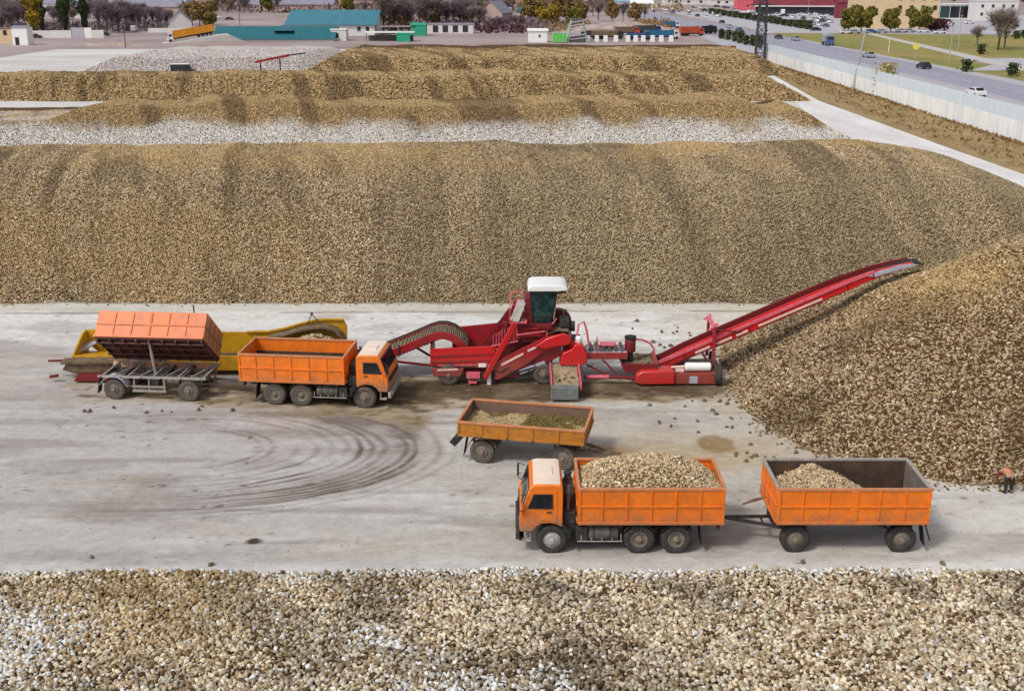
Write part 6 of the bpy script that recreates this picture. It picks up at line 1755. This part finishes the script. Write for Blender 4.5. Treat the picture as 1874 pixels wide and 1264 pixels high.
CARS = [(1321, 43, 'car_dark', 95, 'dark car driving on the far part of the road'), (1357, 69, 'car_white', -85, 'white car on the road behind the short row of upright shrubs'), (1352, 58, 'car_blue', 95, 'dark blue car on the road left of the pylon'),
        (1456, 75, 'car_silver', 95, 'silver car driving on the road right of the pylon'), (1785, 176, 'car_white', 95, 'white car on the road beside the golden bush')]
CARS += [(1292, 34, 'car_white', 95, 'white car on the road, above the orange truck'), (1276, 31, 'car_dark', 95, 'dark car far along the road above the orange truck'), (1335, 52, 'car_silver', -85, 'silver car on the road beyond the dark blue one'),
         (1400, 63, 'car_white', 95, 'white car on the road directly behind the pylon'), (1425, 72, 'car_dark', -85, 'dark car on the road just right of the pylon'), (1590, 106, 'car_silver', 95, 'silver car on the road right of the leaning pole'), (1258, 27, 'car_white', 95, 'white car at the far end of the road'), (1690, 126, 'car_dark', 95, 'dark car on the road below the yellow round sign')]
for c in CARS: place_car(*c, group='cars driving on the road')
PARK = [(1446, 42, 'car_white', 60, 'white parked car, leftmost in the front row right of the pylon'), (1460, 44, 'car_silver', 60, 'silver parked car, second in the front row right of the pylon'), (1474, 46, 'car_dark', 60, 'dark parked car, third in the front row right of the pylon'),
        (1488, 47, 'car_silver', 60, 'silver parked car, fourth in the front row right of the pylon'), (1500, 48, 'car_white', 60, 'white parked car, fifth in the front row right of the pylon'), (1512, 50, 'car_blue', 60, 'blue parked car, last in the front row right of the pylon'),
        (1493, 57, 'car_dark', 20, 'black car parked nearest the road at the edge of the car park'), (1452, 34, 'car_white', 60, 'white parked car, left end of the back row before the maroon shop'), (1470, 36, 'car_dark', 60, 'dark parked car, second in the back row before the maroon shop'),
        (1488, 38, 'car_silver', 60, 'silver parked car, third in the back row before the maroon shop'), (1504, 40, 'car_red', 60, 'red parked car, fourth in the back row before the maroon shop'), (1520, 42, 'car_white', 60, 'white parked car, right end of the back row before the maroon shop'),
        (1310, 27, 'car_white', 10, 'white parked car at the left end of the row behind the round shrubs'), (1326, 25, 'car_silver', 10, 'silver parked car, second behind the round shrubs'), (1344, 30, 'car_white', 10, 'white parked car, third behind the round shrubs'),
        (1398, 34, 'car_white', 10, 'white parked car just right of the long white van'), (1412, 30, 'car_silver', 10, 'silver parked car behind the pylon'), (1330, 16, 'car_blue', 10, 'blue car in the upper car park, left of the pylon'), (1350, 17, 'car_white', 10, 'white car in the upper car park, left of the pylon'),
        (1290, 21, 'car_dark', 10, 'dark car in the upper car park above the orange truck'), (1270, 19, 'car_white', 10, 'white car in the upper car park above the blue truck'), (1240, 14, 'car_silver', 10, 'silver car at the left end of the upper car park'),
        (1548, 62, 'car_white', 5, 'white car parked below the leftmost round tree'), (1564, 62, 'car_silver', 5, 'silver car parked below the second round tree'), (1594, 61, 'car_blue', 5, 'blue car parked between the round trees'),
        (1614, 61, 'car_silver', 5, 'silver car parked left of the third round tree'), (1650, 60, 'car_white', 5, 'white car parked right of the third round tree'), (1664, 60, 'car_silver', 5, 'silver car parked left of the lone round tree'),
        (1720, 62, 'car_white', 5, 'white car parked before the dark red hedge'), (1690, 60, 'car_white', 5, 'white car parked right of the lone round tree'), (1774, 44, 'car_white', 5, 'white car parked before the glass shop'),
        (398, 34, 'car_white', 0, 'white car with dark windows parked above the teal shed'), (420, 37, 'car_dark', 0, 'black car parked above the teal shed'), (190, 66, 'car_dark', 0, 'dark car parked at the right end of the white panel wall'), (66, 70, 'car_dark', 0, 'dark car parked left of the white panel wall')]
for c in PARK: place_car(*c, group='parked cars')
place_car(1366, 33, 'car_white', 10, 'long white van parked behind the round shrubs, left of the pylon', src=van0, s=1.5)
place_car(1432, 27, 'car_white', 80, 'white box van parked right of the pylon', src=van0, s=1.3)
place_car(247, 58, 'car_white', 90, 'small white van standing before the bare trees at left', src=van0)
o = place_car(332, 139, 'car_dark', 5, 'black off road car with a white roof in front of the gravel heap', p=at(332, 140, .0) + Vector((0, 2, 0)), src=van0, s=1.0)
MB().box(-2.3, 1.2, -.8, .8, 2.28, 2.40).build('roof_panel', M['white'], o, bevel=.03)


def lorry(name, label, p, rz, cabm, bodym, L=7.5, H=2.6, wheels=3, tarp=False, s=1.0):
    t = thing(name, label, 'truck', p, R(rz)); t.scale = (s, s, s)
    MB().prism([(-.1, .8), (-.1, 2.7), (1.2, 2.75), (1.75, 1.75), (1.85, .6), (.0, .6)], -1.2, 1.2).build('cab', M[cabm], t, bevel=.06)
    MB().prism([(1.24, 2.62), (1.27, 2.66), (1.74, 1.82), (1.71, 1.78)], -1.05, 1.05).build('windscreen', M['glass'], t)
    for sg_ in (-1, 1): MB().box(.25, 1.1, sg_ * 1.2 - .03, sg_ * 1.2 + .03, 1.75, 2.4).build('side_window', M['glass'], t)
    b = MB()
    if tarp: b.prism([(-1.25, 1.1), (-1.25, H + .5), (-.7, H + 1.0), (.7, H + 1.0), (1.25, H + .5), (1.25, 1.1)], -L, -.3, 'yz')
    else:
        b.box(-L, -.3, -1.25, -1.17, 1.1, H); b.box(-L, -.3, 1.17, 1.25, 1.1, H); b.box(-L, -L + .08, -1.169, 1.169, 1.1, H); b.box(-.38, -.3, -1.169, 1.169, 1.1, H + .3); b.box(-L + .081, -.381, -1.169, 1.169, 1.15, 1.25)
        for k in range(7):
            for sg_ in (-1, 1):
                x = -L + .2 + k * (L - .7) / 6; b.box(x - .06, x + .06, sg_ * 1.29 - .04, sg_ * 1.29 + .04, 1.15, H - .05)
    b.build('cargo_box', M[bodym], t, bevel=.02)
    MB().box(-L + .2, 1.6, -.5, .5, .6, 1.0).build('chassis_frame', M['chassis'], t)
    xs_ = [.9] + [-L + 1.2 + 1.3 * k for k in range(wheels)]
    for x in xs_:
        for sg_ in (-1, 1):
            MB().lathe([(.2, -.16), (.48, -.16), (.5, 0), (.48, .16), (.2, .16), (.001, .1), (.001, -.1), (.2, -.16)], (x, sg_ * 1.05, .5), 'y', 16).build('wheel', M['rubber'], t)
    return t


dt = lorry('dump_truck', 'orange yellow dump truck with a pale cab standing left of the teal shed', at(318, 78) + Vector((0, 0, .25)), 200, 'plaster', 'truck_yellow', 13.0, 3.2, 4)
dt.rotation_euler = (0, R(9), R(200))
rp = MB().prism([(3.5, 0), (-.5, .12), (-13.6, 2.2), (-17, 2.3), (-22, 0)], -3.5, 3.5).build('gravel_ramp', M['pale_floor'], bevel=.2)
rp.location = at(318, 78); rp.rotation_euler = (0, 0, R(200)); tag(rp, 'pale gravel ramp below the orange yellow dump truck', 'ramp')
lorry('tanker_truck', 'white truck with a dark blue cab driving on the road right of the pylon', at(1517, 84), -95, 'car_blue', 'car_silver', 6.5, 2.4, 2, tarp=True)
lorry('blue_truck', 'blue truck with a pale cab behind the row of white blocks', at(1232, 72), 8, 'plaster', 'blue_paint', 9.5, 2.9, 2)
lorry('blue_trailer_truck', 'dark blue truck behind the left white blocks, left of the brighter blue truck', at(1180, 73), 8, 'car_blue', 'car_blue', 6.0, 2.2, 2)
lorry('orange_truck', 'orange red truck parked right of the blue truck', at(1278, 66), 12, 'orange_red', 'orange_red', 6.8, 3.2, 2)
lorry('dark_truck', 'black truck parked right of the orange red truck', at(1302, 62), 30, 'car_dark', 'car_dark', 4.2, 2.8, 2)
lorry('dark_truck', 'dark brown truck with a grey tarpaulin among the white blocks', at(1130, 72), 6, 'chassis', 'mud_steel', 9, 2.0, 2, tarp=True)

lorry('dark_truck', 'dark truck parked at the left end of the white blocks behind the steel structure', at(1096, 72), 4, 'chassis', 'chassis', 6, 2.8, 2)
lorry('dark_truck', 'dark blue grey truck standing behind the dark blue truck', at(1200, 62), 12, 'car_blue', 'steel_dark', 8, 3.0, 2)
lorry('brown_truck', 'brown truck standing before the rubble mound', at(1160, 64), 8, 'orange_red', 'mud_steel', 7, 2.8, 2)
lorry('blue_truck', 'small blue truck above the orange red truck, beside the road', at(1235, 52), 14, 'car_white', 'blue_paint', 5, 2.5, 2)

# red conveyor lying on the gravel and a red barrier at the pile's far end
rc = thing('red_conveyor', 'small red conveyor lying in front of the pale gravel heap', 'conveyor', (-49, 233.5, 0), R(25))
MB().beam((-3, 0, 3.0), (4, 0, 4.2), .9, .4).build('conveyor_frame', M['red'], rc)
MB().beam((4, 0, 4.2), (7.5, 0, 4.5), .5, .25).build('conveyor_head', M['chassis'], rc)
for x in (-2, 2): MB().beam((x, 0, 0), (x, 0, 3.2 + .17 * x), .25, .25).build('leg', M['red_dark'], rc)
rr = thing('red_trough', 'long red steel trough lying on the ground left of the pylon', 'trough', at(1316, 91))
MB().prism([(-.8, 0), (-1.1, .9), (1.1, .9), (.8, 0)], -4.5, 4.5, 'yz').build('trough_body', M['orange_red'], rr)
MB().box(-4.6, 4.6, -1.2, 1.2, .9, 1.0).build('trough_rim', M['red_dark'], rr)

# far wood beyond the town, one mass
rng = random.Random(77)
fw = MB()
for k in range(9000):
    x = rng.uniform(-1400, 1500); y = rng.uniform(1150, 1500); hh = rng.random()
    p = Vector((x, y, 1 + 13 * hh)); s = 3.2
    q = Euler((rng.uniform(0, 6.3), rng.uniform(0, 6.3), rng.uniform(0, 6.3))).to_matrix()
    fw.add([p + q @ Vector(v) * s for v in ((-1, -.5, 0), (.2, -.7, .15), (1, .1, 0), (.3, .8, -.1), (-.7, .6, .1))], [(0, 1, 2, 3, 4)])
tag(fw.build('far_wood', M['twig']), 'far off brown wood along the horizon', 'wood', kind='stuff')


# undergrowth and dead weeds below the far trees, each patch one mass
def undergrowth(label, boxes, m, n, h, size, seed):
    r_ = random.Random(seed); mb = MB()
    for k in range(n):
        x0, x1, y0, y1 = r_.choice(boxes)
        p = at(r_.uniform(x0, x1), r_.uniform(y0, y1)); p.z = h * r_.random() ** 1.5
        s = size * r_.uniform(.5, 1.5)
        q = Euler((r_.uniform(0, 6.3), r_.uniform(0, 6.3), r_.uniform(0, 6.3))).to_matrix()
        mb.add([p + q @ Vector(v) * s for v in ((-1, -.4, 0), (.2, -.6, .15), (1, .1, 0), (.2, .5, -.1))], [(0, 1, 2, 3)])
    return tag(mb.build('undergrowth', M[m]), label, 'undergrowth', kind='stuff')


undergrowth('purple brown undergrowth below the bare trees at left', [(0, 50, 54, 70), (176, 310, 44, 58), (60, 175, 50, 60)], 'twig', 2600, 3.0, .8, 201)
undergrowth('dark brown undergrowth between the canopy and the white booth', [(690, 880, 44, 58), (880, 960, 40, 62)], 'hedge_red', 1200, 2.2, .8, 203)
undergrowth('brown undergrowth behind the bare trees and the booth', [(690, 900, 40, 56), (880, 1010, 36, 60)], 'twig', 2400, 3.0, .8, 205)
undergrowth('yellowing weeds around the lime container and the rubble', [(960, 1080, 40, 60), (1160, 1230, 40, 60)], 'leaf_rust', 1400, 2.0, .7, 207)
undergrowth('mixed brown shrubs among the far roofs', [(0, 1120, 8, 24)], 'twig', 4200, 4.0, 1.5, 209)
undergrowth('mixed olive shrubs among the far roofs', [(0, 1250, 8, 24)], 'leaf_rust', 1500, 4.0, 1.4, 211)
undergrowth('dry dark weeds along the foot of the white wall', [(1450, 1480, 118, 126)], 'leaf_rust', 60, .8, .4, 213)

for k in range(30):
    px = 20 + k * 37 + random.uniform(-10, 10); py_ = random.uniform(5, 20)
    wm = random.choice(['plaster', 'plaster', 'plaster_pink', 'lavender']); rm_ = random.choice(['slate_roof', 'blue_roof', 'brown_roof', 'slate_roof', 'white'])
    building('far_house', 'small far-off house among the roofs and trees along the top edge', 'house', at(px, py_), random.uniform(9, 20), 9, random.uniform(3, 4.5), R(random.uniform(-12, 12)), wm, rm_, random.uniform(1.8, 3), over=.5,
             wins=[(-3, 1.9), (0, 1.9), (3, 1.9)])['group'] = 'far-off houses along the top edge'
for k in range(30):
    px = random.uniform(1300, 1535); f = (px - 1300) / 235
    place_car(px, 18 + 12 * f + random.random() * (8 + 6 * f), random.choice(['car_white', 'car_white', 'car_silver', 'car_dark', 'car_white']), random.choice([10, 60, 95]), 'car crowded among others between the round shrubs and the maroon shop', group='cars crowded before the maroon shop', s=1.1)
for k in range(46):
    px = random.uniform(1110, 1400); py_ = 8 + random.random() * (16 + (px - 1110) * .045)
    place_car(px, py_, random.choice(['car_white', 'car_white', 'car_silver', 'car_dark', 'car_blue', 'car_white']), random.choice([10, 60, 95]), 'car in the crowded far car parks along the top of the photo, right of centre', group='cars in the crowded far car parks', s=1.1)

# dry weeds in the verge, thickest along the foot of the wall
r_ = random.Random(91); mb = MB()
for k in range(5200):
    y = r_.uniform(100, 280)
    x = 61.1 - abs(r_.gauss(0, .5)) if r_.random() < .45 else r_.uniform(54.0 if y > 190 else 52.5, 61)
    if r_.random() > .35 + .9 * vnoise(x / 2.0, y / 5.0, 5): continue
    s = r_.uniform(.12, .38); p = Vector((x, y, s * .5))
    q = Euler((r_.uniform(0, 6.3), r_.uniform(0, 6.3), r_.uniform(0, 6.3))).to_matrix()
    mb.add([p + q @ Vector(v) * s for v in ((-1, -.35, 0), (.2, -.5, .1), (1, .1, 0), (.1, .4, -.1))], [(0, 1, 2, 3)])
tag(mb.build('dry_weeds', M['leaf_rust']), 'dry brown weeds growing in the verge along the foot of the white wall', 'weeds', kind='stuff')
